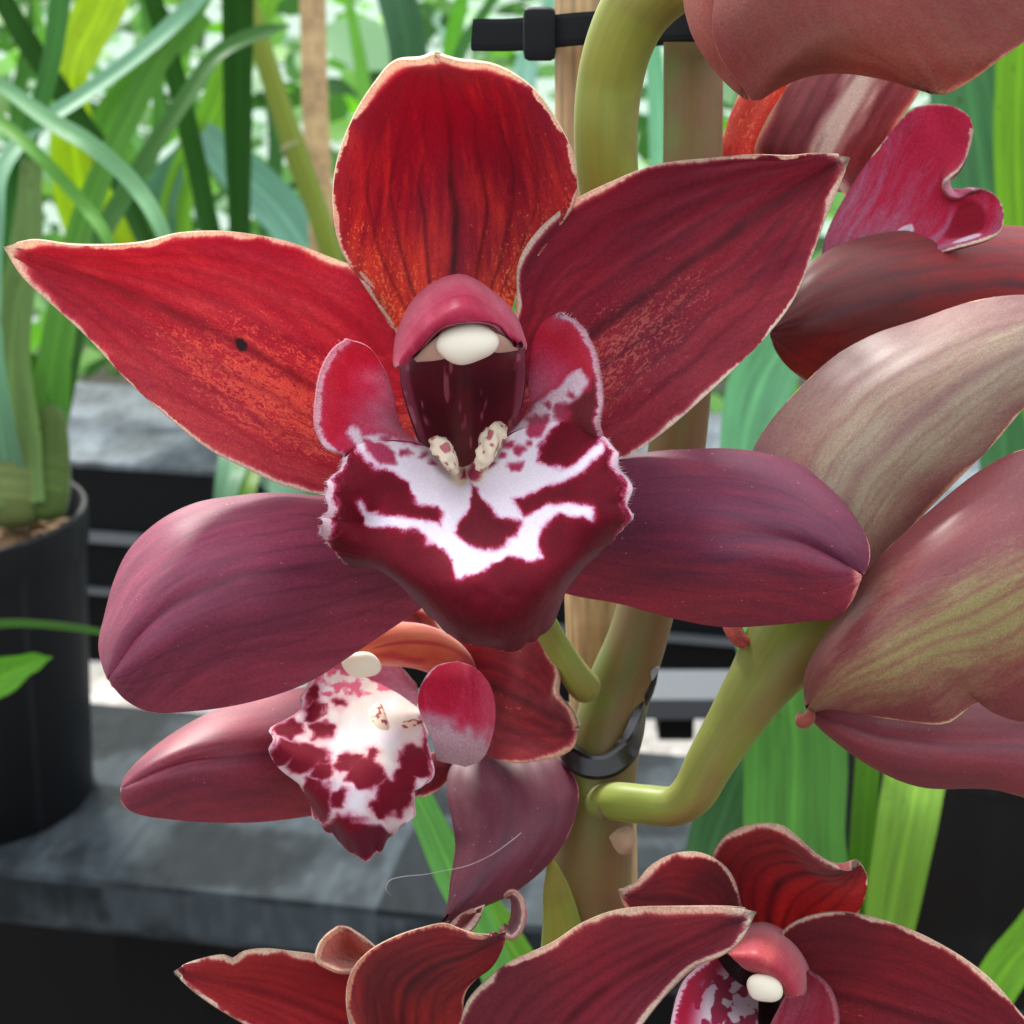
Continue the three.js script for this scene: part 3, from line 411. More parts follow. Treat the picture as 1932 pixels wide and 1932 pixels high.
function lipColour(x, y, lobe, u, v, s) {
  const wx = x + (noise(x * .05, y * .05, s) - .5) * 10 + (noise(x * .14, y * .14, s + 2) - .5) * 4, wy = y + (noise(x * .05, y * .05, s + 1) - .5) * 9 + (noise(x * .14, y * .14, s + 3) - .5) * 4;
  let c = lobe ? mix([204, 18, 60], [228, 140, 168], clamp(lobe(x, y) + (fbm(x * .03, y * .03, s + 7) - .5) * .6)) : mix(dark, [92, 2, 22], fbm(x * .04, y * .04, s + 7));
  const w = blob(lipWhite, wx, wy, 11, 4), edge = blob(lipWhite, wx, wy, 18, 6);
  const fz = (noise(x * .7, y * .7, s + 12) - .5) * .35; c = mix(c, mid, .85 * edge); c = mix(c, pinkW, sm(.05, .6, w + fz * w * (1 - w) * 4)); c = mix(c, pale, sm(.35, .95, w));
  const seg = (ax, ay, bx, by) => { const t = clamp(((x - ax) * (bx - ax) + (y - ay) * (by - ay)) / ((bx - ax) ** 2 + (by - ay) ** 2)); return Math.hypot(x - ax - (bx - ax) * t, y - ay - (by - ay) * t); };
  if (!lobe) c = mix(c, [240, 226, 190], sm(30, 14, Math.min(seg(822, 834, 866, 900), seg(940, 808, 898, 894)) + (noise(x * .1, y * .1, s + 9) - .5) * 10));
  const r = blob(lipRed, wx, wy, 6, 1); c = mix(c, [170, 40, 76], r * .9);
  return c;
}
const lipNet = [
  [[645, 858, 7], [690, 838, 5], [745, 838, 1], [805, 850, -3], [872, 888, -7], [930, 850, -3], [990, 812, 1], [1065, 800, 5], [1138, 826, 8]],
  [[632, 895, 9.5], [690, 890, 7.5], [750, 890, 3.5], [815, 905, 0], [876, 922, -3], [940, 905, 0], [1010, 885, 3.5], [1090, 862, 8], [1172, 868, 10]],
  [[616, 935, 10.5], [685, 940, 8], [750, 945, 6.5], [815, 955, 4.5], [885, 960, 2.5], [955, 950, 4.5], [1030, 935, 7.5], [1110, 922, 11], [1190, 925, 10]],
  [[611, 975, 10.5], [680, 990, 6.5], [750, 1000, 9.5], [820, 1008, 9], [895, 1008, 8], [970, 1003, 9.5], [1045, 990, 11.5], [1120, 975, 12.5], [1187, 972, 9]],
  [[617, 1010, 9], [685, 1026, 8], [752, 1043, 12], [830, 1058, 13.5], [905, 1060, 14], [980, 1055, 14], [1050, 1040, 13.5], [1115, 1018, 11.5], [1168, 1002, 7]],
  [[632, 1036, 6.5], [700, 1050, 7.5], [765, 1082, 12.5], [842, 1112, 15.5], [920, 1116, 16.5], [985, 1110, 16], [1043, 1088, 14], [1092, 1056, 10], [1142, 1026, 4.5]],
  [[647, 1051, 3], [716, 1066, 4.5], [780, 1110, 9], [850, 1162, 13], [922, 1177, 14.5], [982, 1170, 14], [1030, 1138, 11], [1074, 1086, 6], [1120, 1044, 1]],
  [[662, 1058, -2], [738, 1080, -1], [795, 1136, 3], [855, 1196, 6.5], [918, 1221, 7.5], [982, 1220, 7.5], [1030, 1192, 5], [1060, 1122, 0], [1100, 1062, -3]],
];
const netTable = (net, n = 96) => { const t = Array.from({ length: n + 1 }, (_, i) => Array.from({ length: n + 1 }, (_, j) => onNet(net, i / n, j / n))); return (u, v) => { const a = Math.min(u * n, n - 1e-6), b = Math.min(v * n, n - 1e-6), i = a | 0, j = b | 0, f = a - i, g = b - j; return mix(mix(t[i][j], t[i + 1][j], f), mix(t[i][j + 1], t[i + 1][j + 1], f), g); }; };
const rimmed = (c, e, x, y) => { const n = (noise(x * .12, y * .12, 77) - .5) * .6 + (noise(x * .5, y * .5, 78) - .5) * .35; c = mix(c, [206, 80, 116], .75 * sm(.75, .3, e + n * .7)); return mix(c, [244, 214, 222], .92 * sm(.42, .16, e + n * .5)); };
{
  const velvet = { roughness: 1, specularIntensity: .3, transmission: .22, thickness: 0, sheen: .14, sheenColor: new THREE.Color(.75, .6, .75), sheenRoughness: .45, clearcoat: .08, clearcoatRoughness: .5, bumpMap: rep(cells, 2.5, 2.5), bumpScale: .00005 };
  const frill = (u, v, q) => { const rdg = (ax, ay, bx, by) => { const t = clamp(((q[0] - ax) * (bx - ax) + (q[1] - ay) * (by - ay)) / ((bx - ax) ** 2 + (by - ay) ** 2)); return 2.2 * Math.exp(-((Math.hypot(q[0] - ax - (bx - ax) * t, q[1] - ay - (by - ay) * t) / 17) ** 2)) * sm(1.05, .6, t); }; const side = Math.pow(Math.abs(v - .5) * 2, 5), n = (noise(u * 11, v > .5 ? 12 : 17, 66) - .5) * side * 16 + (noise(u * 30, v > .5 ? 2 : 7, 67) - .5) * side * 6, b = sm(.9, 1, u) * ((noise(v * 12, 4, 68) - .5) * 14 + (noise(v * 34, 4, 69) - .5) * 8); return [n * (v > .5 ? 1 : -1), b, frillD(u, v) + rdg(826, 838, 874, 915) + rdg(936, 815, 890, 912)]; };
  const frillD = (u, v) => .55 * sm(.45, .8, u) * (noise(v * 13, u * 3, 64) - .5) + 1.5 * sm(.9, 1, u) * (noise(v * 17, 4, 65) - .5) + 1.4 * Math.pow(Math.abs(v - .5) * 2, 4) * (noise(u * 8, v > .5 ? 2 : 7, 61) - .5) + .9 * sm(.8, 1, u) * (noise(v * 9, 4, 62) - .5) + .35 * (fbm(u * 7, v * 7, 63) - .5) + .5 * sm(.55, .8, u) * (fbm(u * 22, v * 30, 70) - .5);
  const sheet = netSheet(lipNet, { nu: 110, nv: 120, th: .9, disp: frill });
  const where = netTable(lipNet);
  const cp = texture(900, 900, (u, v) => {
    const [x, y] = where(u, v), g = .9 + .2 * noise(x * .6, y * .6, 9);
    const e = Math.min(Math.min(v, 1 - v) * sheet.width(u) * (.45 + .9 * sm(.5, .8, u)), (1 - u) * sheet.len * .9 + .2) + (u < .02 ? 2 : 0);
    const c = rimmed(lipColour(x, y, null, u, v, 3), e, x, y), k = lerp(g, 1, sm(60, 160, c[1]) * .7); return [c[0] * k, c[1] * k, c[2] * k];
  });
  const lip = part(flower1, 'lip', sheet.geo, [new THREE.MeshPhysicalMaterial({ map: cp, ...velvet }), new THREE.MeshPhysicalMaterial({ color: 0x7a1c38, roughness: .95, transmission: .3, thickness: 0 })], 'velvety crimson lip with white markings');
  const hairMat = new THREE.MeshPhysicalMaterial({ color: 0xf0d8dc, roughness: 1, transmission: .3, thickness: 0 });
  { const n = sheet.g.length - 1, m = sheet.nv - 1, path = []; for (let i = 4; i <= n; i++) path.push([i, 0]); for (let j = 1; j <= m; j++) path.push([n, j]); for (let i = n - 1; i >= 4; i--) path.push([i, m]); part(lip, 'fringe', fringe(sheet, path, .00045), hairMat).userData.kind = 'stuff'; }
  const lobes = [
    { L: [[645, 858, 7], [612, 843, 8.5], [595, 805, 9.5], [597, 750, 9.5], [606, 700, 9.5], [628, 660, 9.5], [655, 640, 9.5]], R: [[805, 850, -3], [765, 825, -3], [750, 790, -2.5], [742, 740, 0], [722, 692, 4], [695, 655, 7.5], [655, 640, 9.5]], M: [[722, 836, 2.5], [692, 800, 2], [674, 765, 2.5], [665, 720, 4], [660, 680, 6.5], [656, 655, 8.5], [655, 640, 9.5]], lobe: (x, y) => sm(615, 735, x) * .95 * sm(645, 720, y), rim: (v) => v },
    { L: [[930, 850, -3], [985, 800, -3], [1001, 765, -2.5], [998, 720, 0], [1001, 665, 3], [1021, 612, 6], [1055, 588, 9]], R: [[1138, 826, 8], [1130, 800, 9.5], [1137, 760, 10.5], [1131, 705, 10.5], [1118, 655, 10], [1092, 611, 9.5], [1055, 588, 9]], M: [[1028, 806, 2.5], [1055, 780, 3], [1067, 740, 4], [1068, 695, 5], [1066, 650, 6.5], [1060, 615, 8], [1055, 588, 9]], lobe: (x, y) => sm(1110, 1010, x) * .9 * sm(620, 720, y), rim: (v) => 1 - v },
  ];
  lobes.forEach((o, i) => {
    const fr = (u, v) => .5 * Math.pow(Math.abs(v - .5) * 2, 3) * (noise(u * 9, v > .5 ? 2 : 7, 71 + i) - .5);
    const sh = petal({ ...o, nu: 60, nv: 44, th: .9, disp: fr }), l = (t) => { const us = [t]; return [spaced(o.L, us)[0], spaced(o.M, us)[0], spaced(o.R, us)[0]]; };
    const rows = Array.from({ length: 257 }, (_, k) => l(k / 256));
    const tx = texture(640, 512, (u, v) => {
      const [a, b, c] = rows[Math.round(u * 256)], p = (1 - v) * (1 - 2 * v), q = 4 * v * (1 - v), r = v * (2 * v - 1), x = p * a[0] + q * b[0] + r * c[0], y = p * a[1] + q * b[1] + r * c[1];
      let col = lipColour(x, y, o.lobe, u, v, 3);
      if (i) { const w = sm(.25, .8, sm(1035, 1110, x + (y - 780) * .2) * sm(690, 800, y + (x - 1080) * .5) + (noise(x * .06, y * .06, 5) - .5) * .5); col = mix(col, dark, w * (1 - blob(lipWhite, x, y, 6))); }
      const e = Math.min(o.rim(v) * sh.width(u), (1 - o.rim(v)) * sh.width(u) * 1.6 + 1, (1 - u) * sh.len * .8); col = rimmed(col, e, x, y);
      const g = .9 + .2 * noise(x * .6, y * .6, 9); return [col[0] * g, col[1] * g, col[2] * g];
    });
    { const n = sh.g.length - 2, j = i ? sh.nv - 1 : 0, path = []; for (let k = 2; k <= n; k++) path.push([k, j]); part(lip, 'fringe', fringe(sh, path, .00045), hairMat).userData.kind = 'stuff'; }
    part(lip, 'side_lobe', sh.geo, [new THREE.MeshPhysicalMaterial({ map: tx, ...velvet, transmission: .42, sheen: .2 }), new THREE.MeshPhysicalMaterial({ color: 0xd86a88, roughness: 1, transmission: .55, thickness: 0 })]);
  });
  const spotted = new THREE.MeshPhysicalMaterial({ map: texture(128, 256, (u, v) => { const n = noise(u * 12, v * 55, 4); return mix([240, 228, 196], [176, 76, 88], sm(.7, .82, n) * .8); }), roughness: .8, transmission: .15, thickness: 0, clearcoat: .3, clearcoatRoughness: .4 });
  part(lip, 'callus', ptube([[810, 830, -1, 7], [826, 836, -.4, 20], [838, 852, -.2, 20], [850, 872, -.4, 15], [862, 894, -1.6, 8]], { squash: .7, ns: 40, bump: (t, a) => .16 * Math.sin(a * 3 + t * 9) + .5 * (noise(t * 14, a * 2.2, 4) - .5) }), spotted, 'cream ridge with dark red dots');
  part(lip, 'callus', ptube([[950, 800, -1, 7], [938, 812, -.2, 19], [926, 834, 0, 21], [913, 862, -.4, 16], [900, 888, -1.6, 8]], { squash: .7, ns: 40, bump: (t, a) => .16 * Math.sin(a * 3 + t * 8 + 1) + .5 * (noise(t * 14, a * 2.2, 5) - .5) }), spotted, 'cream ridge with dark red dots');
  // column
  const hood = netSheet([
    [[748, 696, -3], [757, 626, -5], [798, 556, -6], [866, 525, -6], [926, 556, -6], [967, 600, -5], [990, 662, -3]],
    [[748, 694, 2], [770, 628, 4], [810, 574, 5], [870, 546, 6], [921, 572, 5], [961, 611, 4], [990, 660, 2]],
    [[754, 690, 6], [788, 642, 8.5], [825, 603, 10], [876, 581, 10.5], [919, 596, 10], [953, 627, 8.5], [987, 656, 6]],
    [[762, 684, 6.5], [800, 654, 9], [832, 622, 10.5], [880, 610, 11], [926, 614, 10.5], [952, 634, 9], [984, 652, 6.5]],
  ], { nu: 40, nv: 50, th: .9 });
  const column = part(flower1, 'column', hood.geo, [new THREE.MeshPhysicalMaterial({ map: pigment(hood, { w: 384, h: 384, a: [168, 18, 58], b: [198, 70, 100], mix: (u, v) => .3 + 1.1 * Math.abs(v - .5) - (u < .5 ? -.15 : .25), rim: .35, cream: [214, 120, 140], rose: [196, 70, 100], seed: 81 }), roughness: .9, transmission: .3, thickness: 0, specularIntensity: .4, clearcoat: .3, clearcoatRoughness: .35, bumpMap: rep(cells, 1, 1), bumpScale: .00004 }), new THREE.MeshPhysicalMaterial({ color: 0x8c1e38, roughness: .95, transmission: .3, thickness: 0 })], 'pink hooded column');
  const throat = netSheet([
    [[754, 686, 5], [800, 650, 5], [840, 630, 4], [875, 624, 3.5], [915, 628, 4], [955, 640, 5], [990, 654, 5]],
    [[758, 725, 4], [800, 718, 0], [840, 714, -2], [878, 712, -3], [915, 712, -2], [950, 714, 0], [991, 705, 4]],
    [[772, 775, 2], [805, 778, -3], [840, 780, -6], [878, 782, -7], [912, 780, -6], [950, 775, -3], [986, 750, 2]],
    [[792, 832, -2], [818, 842, -6], [845, 848, -9], [878, 852, -10], [910, 842, -9], [943, 828, -6], [978, 796, -2]],
    [[806, 868, -8], [825, 875, -10], [850, 888, -12], [876, 905, -13], [905, 880, -12], [935, 860, -10], [978, 825, -8]],
  ], { nu: 44, nv: 44, th: .9 });
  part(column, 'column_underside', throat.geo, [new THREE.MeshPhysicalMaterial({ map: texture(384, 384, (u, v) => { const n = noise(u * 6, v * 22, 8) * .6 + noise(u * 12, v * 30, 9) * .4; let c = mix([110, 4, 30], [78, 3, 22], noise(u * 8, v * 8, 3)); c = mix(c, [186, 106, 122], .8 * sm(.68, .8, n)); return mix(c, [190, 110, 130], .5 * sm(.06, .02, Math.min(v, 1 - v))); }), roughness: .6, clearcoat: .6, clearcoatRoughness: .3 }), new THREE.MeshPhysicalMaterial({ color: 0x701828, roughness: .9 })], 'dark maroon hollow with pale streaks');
  const waxy = new THREE.MeshPhysicalMaterial({ color: new THREE.Color(0xf2ead2), roughness: .75, clearcoat: .5, clearcoatRoughness: .35, transmission: .15, thickness: 0 });
  const capGeo = (x, y, d, rx, ry, turn = 0) => { const g = new THREE.SphereGeometry(1, 36, 24), p = g.attributes.position; for (let i = 0; i < p.count; i++) { let X = p.getX(i), Y = p.getY(i), Z = p.getZ(i); const k = 1 + .10 * Math.sin(X * 3) * Y - .08 * X * X; Y *= k; Z *= .62; const c = Math.cos(turn), s = Math.sin(turn), q = P(x + (X * rx * c - Y * ry * s), y - (X * rx * s + Y * ry * c), d + Z * ry * .055); p.setXYZ(i, q.x, q.y, q.z); } g.computeVertexNormals(); return g; };
  globalThis.capGeo = capGeo; globalThis.waxy = waxy; globalThis.velvet = velvet;
  part(column, 'anther_cap', capGeo(882, 646, 9.2, 60, 41, .06), waxy, 'smooth cream white cap');
  const creamy = new THREE.MeshPhysicalMaterial({ color: 0xecc9ae, roughness: 1, transmission: .3, thickness: 0, clearcoat: .3 });
  part(column, 'anther_bed', petal({ L: [[782, 676, 6.4], [805, 652, 8], [835, 628, 9.3], [850, 622, 9.4]], R: [[788, 680, 5.6], [806, 680, 6], [830, 678, 6.8], [850, 672, 7]], M: [[786, 678, 6.3], [806, 668, 7.4], [832, 654, 8.4], [850, 648, 8.6]], nu: 20, nv: 16, th: .5 }).geo, [creamy, creamy]);
  part(column, 'anther_bed', petal({ L: [[978, 655, 6.4], [962, 642, 8], [940, 626, 9.3], [925, 620, 9.4]], R: [[974, 658, 5.6], [960, 662, 6], [942, 664, 6.8], [925, 662, 7]], M: [[976, 656, 6.3], [961, 652, 7.4], [941, 646, 8.4], [925, 642, 8.6]], nu: 20, nv: 16, th: .5 }).geo, [creamy, creamy]);
}
// ================================================================ STEMS AND TIES
const stalkTex = (a, b, c, s) => texture(256, 512, (u, v) => { const n = fbm(u * 5, v * 3, s, 3), m = noise(u * 60, v * 5, s + 3); let q = mix(a, b, sm(.3, .7, n)); q = mix(q, c, .8 * sm(.5, .9, fbm(u * 3 + 7, v * 1.5, s + 5))); q = mix(q, [112, 66, 40], .22 * sm(.5, .8, fbm(u * 6, v * 5, s + 11))); const k = .97 + .06 * m; return [q[0] * k, q[1] * k, q[2] * k]; }, 2);
const stalkMat = (a, b, c, s) => new THREE.MeshPhysicalMaterial({ map: stalkTex(a, b, c, s), roughness: .8, clearcoat: .35, clearcoatRoughness: .4, transmission: .12, thickness: 0 });
const brownGreen = stalkMat([106, 112, 34], [118, 88, 44], [92, 112, 32], 3), green = stalkMat([128, 142, 42], [142, 150, 50], [132, 112, 56], 5);
{
  const foot = P(1095, 2600, -32);
  const o = thing('flower_stem', 'thick brown green orchid flower stem rising through the blooms', 'stem', foot);
  part(o, 'stem', ptube([[1095, 2600, -32, 84], [1098, 2200, -32, 84], [1108, 1850, -32, 82], [1112, 1700, -32, 80], [1118, 1600, -32, 76], [1128, 1500, -32, 70], [1142, 1400, -32, 66], [1168, 1300, -32, 62], [1204, 1200, -31, 56], [1235, 1080, -31, 54], [1262, 950, -31, 54], [1282, 800, -31, 54], [1298, 600, -31, 54], [1306, 350, -31, 56], [1308, 120, -31, 56], [1306, -60, -31, 54], [1300, -300, -31, 50]], { ns: 120, nr: 28 }), brownGreen);
  part(o, 'sheath', ptube([[1080, 2300, -29, 66], [1070, 1900, -28, 60], [1062, 1760, -27, 40], [1050, 1680, -26, 26], [1040, 1620, -25, 8]], { squash: .5 }), green, 'yellow green sheath hugging the stem');
  part(o, 'node', ptube([[1142, 1535, -27, 16], [1150, 1520, -25, 26], [1162, 1506, -24, 22], [1176, 1500, -24, 12]], {}), stalkMat([120, 116, 60], [94, 92, 50], [150, 140, 92], 9));
  const papery = new THREE.MeshPhysicalMaterial({ color: 0xb79a78, roughness: .9, transmission: .3, thickness: 0 });
  part(o, 'bract', petal({ L: [[1168, 1566, -26], [1186, 1560, -25], [1198, 1580, -24], [1190, 1610, -24]], R: [[1150, 1580, -26], [1160, 1600, -25], [1172, 1612, -24], [1190, 1610, -24]], M: [[1160, 1572, -25], [1175, 1580, -23.5], [1186, 1596, -23], [1190, 1610, -24]], nu: 20, nv: 14, th: .4 }).geo, [papery, papery], 'dry papery scale');
  const s = [[1108, -300, -41], [1108, 0, -41], [1110, 400, -41], [1118, 900, -41], [1126, 1200, -41], [1142, 1500, -41], [1148, 1720, -41], [1160, 2200, -41], [1168, 2600, -41]];
  const st = solo('bamboo_stake', ptube(s.map((p, i) => [...p, [62, 62, 61, 59, 58, 57, 56, 54, 53][i]]), { ns: 110, nr: 26, bump: (t, a) => .05 * Math.exp(-(((t - .62) / .012) ** 2)) }), bambooMat, { label: 'thick tan bamboo stake tied to the flower stem', category: 'stake', group: 'bamboo stakes' });
  // black twist tie
  const strapGeo = (pts, w, th, closed) => { const c = new THREE.CatmullRomCurve3(pts, closed, 'centripetal'), n = 120, pos = [], ix = [], up = V3(0, 1, 0).applyQuaternion(camera.quaternion); for (let i = 0; i <= n; i++) { const t = closed ? i / n : i / n, p = c.getPoint(t % 1 === 0 && closed ? 0 : t), T = c.getTangent(closed && i === n ? 0 : t), N = V3().crossVectors(T, up).normalize(), U = V3().crossVectors(N, T).normalize(); const o8 = [[-1, -.7], [-.8, -1], [.8, -1], [1, -.7], [1, .7], [.8, 1], [-.8, 1], [-1, .7]]; for (const [a, b] of o8) { const q = p.clone().addScaledVector(N, a * th / 2).addScaledVector(U, b * w / 2); pos.push(q.x, q.y, q.z); } } for (let i = 0; i < n; i++) for (let j = 0; j < 8; j++) { const a = i * 8 + j, b = i * 8 + (j + 1) % 8; ix.push(a, b, a + 8, b, b + 8, a + 8); } if (!closed) for (const e of [0, n * 8]) for (let j = 1; j < 7; j++) e ? ix.push(e, e + j, e + j + 1) : ix.push(e, e + j + 1, e + j); const g = new THREE.BufferGeometry(); g.setAttribute('position', new THREE.Float32BufferAttribute(pos, 3)); g.setIndex(ix); return g.toNonIndexed(); };
  const fin = (g) => { g.computeVertexNormals(); return g; };
  const tie = thing('plant_tie', 'glossy black plastic tie looped low round the stem', 'tie', P(1130, 1440, -28));
  part(tie, 'loop', fin(strapGeo([[1060, 1390, -31], [1076, 1424, -28], [1112, 1446, -26.5], [1150, 1443, -26.5], [1182, 1416, -27], [1200, 1376, -28.5], [1208, 1330, -31], [1205, 1300, -38], [1190, 1296, -45], [1130, 1320, -46], [1070, 1360, -42]].map((p) => P(...p)), P(0, 0, -28).distanceTo(P(44, 0, -28)), .0013, true)), blackGloss);
  part(tie, 'knot', ptube([[1206, 1345, -31, 9], [1214, 1310, -30, 17], [1226, 1284, -30, 14], [1236, 1262, -30, 8]], { squash: .6 }), blackGloss);
  part(tie, 'loose_end', ptube([[1222, 1290, -30, 6], [1234, 1268, -29, 7], [1242, 1258, -28, 4]], { squash: .5 }), new THREE.MeshPhysicalMaterial({ color: 0x9aa4aa, roughness: .2, clearcoat: 1 }), 'shiny cut end');
  const ct = thing('cable_tie', 'black cable tie with square head clamping stem to stake near the top', 'tie', P(1100, 60, -40));
  part(ct, 'strap', fin(strapGeo([[892, 66, -36], [960, 66, -35], [1020, 62, -33], [1075, 56, -32], [1130, 52, -32], [1230, 47, -25], [1306, 46, -22], [1370, 50, -26], [1382, 52, -34], [1350, 55, -44], [1240, 58, -49], [1110, 60, -49], [1040, 62, -44], [1018, 62, -38]].map((p) => P(...p)), 58 / F * .194, .0011, false)), blackMat, 'ribbed strap');
  const hd = new THREE.BoxGeometry(1, 1, 1, 6, 6, 6), hp = hd.attributes.position; for (let i = 0; i < hp.count; i++) { const X = hp.getX(i), Y = hp.getY(i), Z = hp.getZ(i), k = Math.pow(Math.pow(Math.abs(2 * X), 8) + Math.pow(Math.abs(2 * Y), 8) + Math.pow(Math.abs(2 * Z), 8), -1 / 8) * Math.max(Math.abs(2 * X), Math.abs(2 * Y), Math.abs(2 * Z)), q = P(1018 + X * k * 62, 64 - Y * k * 102, -33 + Z * k * 5); hp.setXYZ(i, q.x, q.y, q.z); } hd.computeVertexNormals();
  part(ct, 'head', hd, blackMat);
  // stalks of the single blooms
  part(flower1, 'pedicel', ptube([[1108, 1300, -26, 30], [1096, 1288, -24, 30], [1070, 1250, -23, 27], [1040, 1200, -22, 25], [1000, 1120, -20, 25], [940, 960, -17, 28], [890, 820, -14, 34]], { ns: 50 }), green, 'pale green flower stalk');
}
// ================================================================ THE OTHER BLOOMS
const maroon = { a: [116, 28, 46], b: [154, 46, 56], vein: [76, 12, 28], veins: softRibs, w: 512, h: 256 };
const purple = { dust: 1, a: [104, 36, 58], b: [134, 48, 68], vein: [66, 20, 38], veins: [[.5, .5, .35]], w: 512, h: 256, streak: 1.2, rim: .35, cream: [210, 122, 118], rose: [168, 72, 84] };
const purpleSkin = { clearcoat: .9, clearcoatRoughness: .5, transmission: .14 };
const tanned = { a: [134, 74, 66], b: [164, 132, 98], w: 640, h: 384, streak: .55, vein: [104, 46, 48], rose: [150, 66, 64], cream: [226, 202, 160] };
const gentle = (s, k = .5) => { const w = wob(s, k, 6); return (u, v) => w(u, v) + .5 * (fbm(u * 4, v * 4, s) - .5) + .05 * Math.sin((v - .5) * 50); };
const simple = (hex, o = {}) => new THREE.MeshPhysicalMaterial({ color: hex, roughness: .92, transmission: .3, thickness: 0, clearcoat: .3, clearcoatRoughness: .45, ...o });

{ // ---- lower bloom turned to the left
  const f = thing('orchid_flower', 'smaller orchid flower turned sideways under the large one, spotted white lip', 'flower', P(880, 1330, -32), 'blooms of the red orchid spike');
  const low = (c) => (u, v) => -c * Math.exp(-(((v - .48) / .06) ** 2)) * sm(.4, .8, u) * sm(1, .94, u) + .4 * (fbm(u * 4, v * 4, 141) - .5);
  addPetal(f, 'lateral_sepal', petal({ L: [[760, 1330, -32], [640, 1295, -29], [560, 1300, -26], [480, 1320, -23], [400, 1345, -20], [320, 1392, -17], [262, 1440, -14], [236, 1470, -13], [228, 1494, -12]], R: [[770, 1490, -32], [660, 1525, -28], [585, 1538, -25], [500, 1549, -22], [420, 1551, -19], [330, 1546, -16], [255, 1533, -13], [233, 1518, -12], [228, 1494, -12]], M: [[760, 1415, -28], [640, 1415, -23], [540, 1420, -18], [440, 1428, -14], [350, 1440, -11.5], [280, 1465, -10.5], [245, 1485, -11], [228, 1494, -12]], disp: low(1.1) }), { ...purple, seed: 141, w: 768, a: [112, 36, 58], b: [146, 48, 66], rimAt: (u) => .3 + 1.4 * sm(.9, .98, u) }, undefined, purpleSkin);
  addPetal(f, 'petal', petal({ L: [[842, 1250, -34], [850, 1190, -33], [920, 1165, -31], [980, 1180, -28], [1024, 1200, -24], [1034, 1228, -22], [1054, 1270, -20], [1050, 1306, -20], [1078, 1340, -19], [1092, 1374, -18]], R: [[860, 1330, -34], [880, 1390, -32], [905, 1415, -30], [930, 1430, -27], [975, 1440, -24], [1020, 1434, -22], [1056, 1427, -20], [1082, 1410, -18.5], [1092, 1374, -18]], M: [[850, 1290, -36], [890, 1290, -33], [940, 1300, -30], [990, 1318, -26], [1040, 1345, -22], [1075, 1362, -19], [1092, 1374, -18]], disp: (u, v) => 1.6 * sm(.5, 0, v) * Math.sin(u * 15) * sm(.2, .6, u) + .6 * (fbm(u * 5, v * 5, 8) - .5) }), { ...maroon, seed: 151, a: [108, 20, 38], b: [154, 40, 44], fleck: [206, 110, 78], fleckAt: (u, v) => .5 * Math.exp(-(((u - .5) / .16) ** 2) - ((v - .6) / .16) ** 2), rim: .5, cream: [224, 186, 148] }, 'crinkled dark red petal', { transmission: .3 });
  addPetal(f, 'petal', petal({ L: [[830, 1260, -36], [760, 1190, -38], [745, 1160, -39], [770, 1140, -40]], R: [[850, 1270, -36], [848, 1210, -37], [836, 1185, -38], [822, 1160, -39], [770, 1140, -40]], M: [[840, 1260, -37], [805, 1200, -39], [790, 1170, -40], [770, 1140, -40]], nu: 24, nv: 20 }), { ...maroon, seed: 152, w: 256, h: 128, a: [140, 48, 40], b: [170, 74, 54], rim: .5 });
  addPetal(f, 'lateral_sepal', petal({ L: [[880, 1420, -33], [850, 1450, -31], [843, 1490, -29], [856, 1560, -26], [860, 1600, -25], [851, 1660, -23], [846, 1705, -22], [836, 1742, -21]], R: [[1010, 1410, -33], [1060, 1437, -30], [1090, 1480, -28], [1088, 1532, -26], [1064, 1590, -25], [1025, 1640, -24], [965, 1686, -23], [901, 1713, -22], [862, 1728, -21.5], [836, 1742, -21]], M: [[945, 1415, -31], [955, 1470, -27], [962, 1530, -24], [945, 1600, -22], [905, 1660, -21], [865, 1712, -20.5], [836, 1742, -21]], disp: gentle(155, .4) }), { ...purple, seed: 155, a: [92, 30, 48], b: [106, 40, 60], rimAt: (u) => .15 }, 'drooping purple sepal', purpleSkin);
  addPetal(f, 'dorsal_sepal', petal({ L: [[850, 1430, -34], [820, 1420, -33], [790, 1440, -31], [772, 1480, -30], [778, 1507, -29]], R: [[850, 1455, -34], [842, 1470, -33], [825, 1490, -31], [800, 1502, -30], [778, 1507, -29]], M: [[850, 1442, -33], [828, 1452, -31], [805, 1470, -30], [790, 1490, -29.5], [778, 1507, -29]], nu: 24, nv: 18 }), { ...maroon, seed: 156, w: 256, h: 128 });
  // lip
  const net = [
    [[590, 1262, -19], [640, 1268, -22], [690, 1285, -25], [740, 1310, -27], [790, 1345, -27]],
    [[566, 1308, -16], [620, 1320, -18], [680, 1335, -20], [740, 1350, -21], [800, 1362, -22]],
    [[560, 1342, -14], [610, 1362, -15], [670, 1380, -16], [740, 1390, -17], [812, 1390, -19]],
    [[510, 1378, -13], [580, 1405, -12], [655, 1425, -12], [735, 1430, -13], [815, 1430, -16]],
    [[510, 1412, -12], [585, 1450, -10], [660, 1470, -9], [735, 1470, -11], [812, 1472, -15]],
    [[545, 1456, -12], [605, 1495, -9], [668, 1516, -8], [730, 1506, -10], [780, 1494, -14]],
    [[575, 1490, -13], [622, 1535, -10], [675, 1562, -9], [728, 1545, -11], [771, 1545, -14]],
    [[598, 1540, -16], [640, 1580, -14], [692, 1617, -13], [718, 1598, -14], [740, 1556, -16]],
  ];
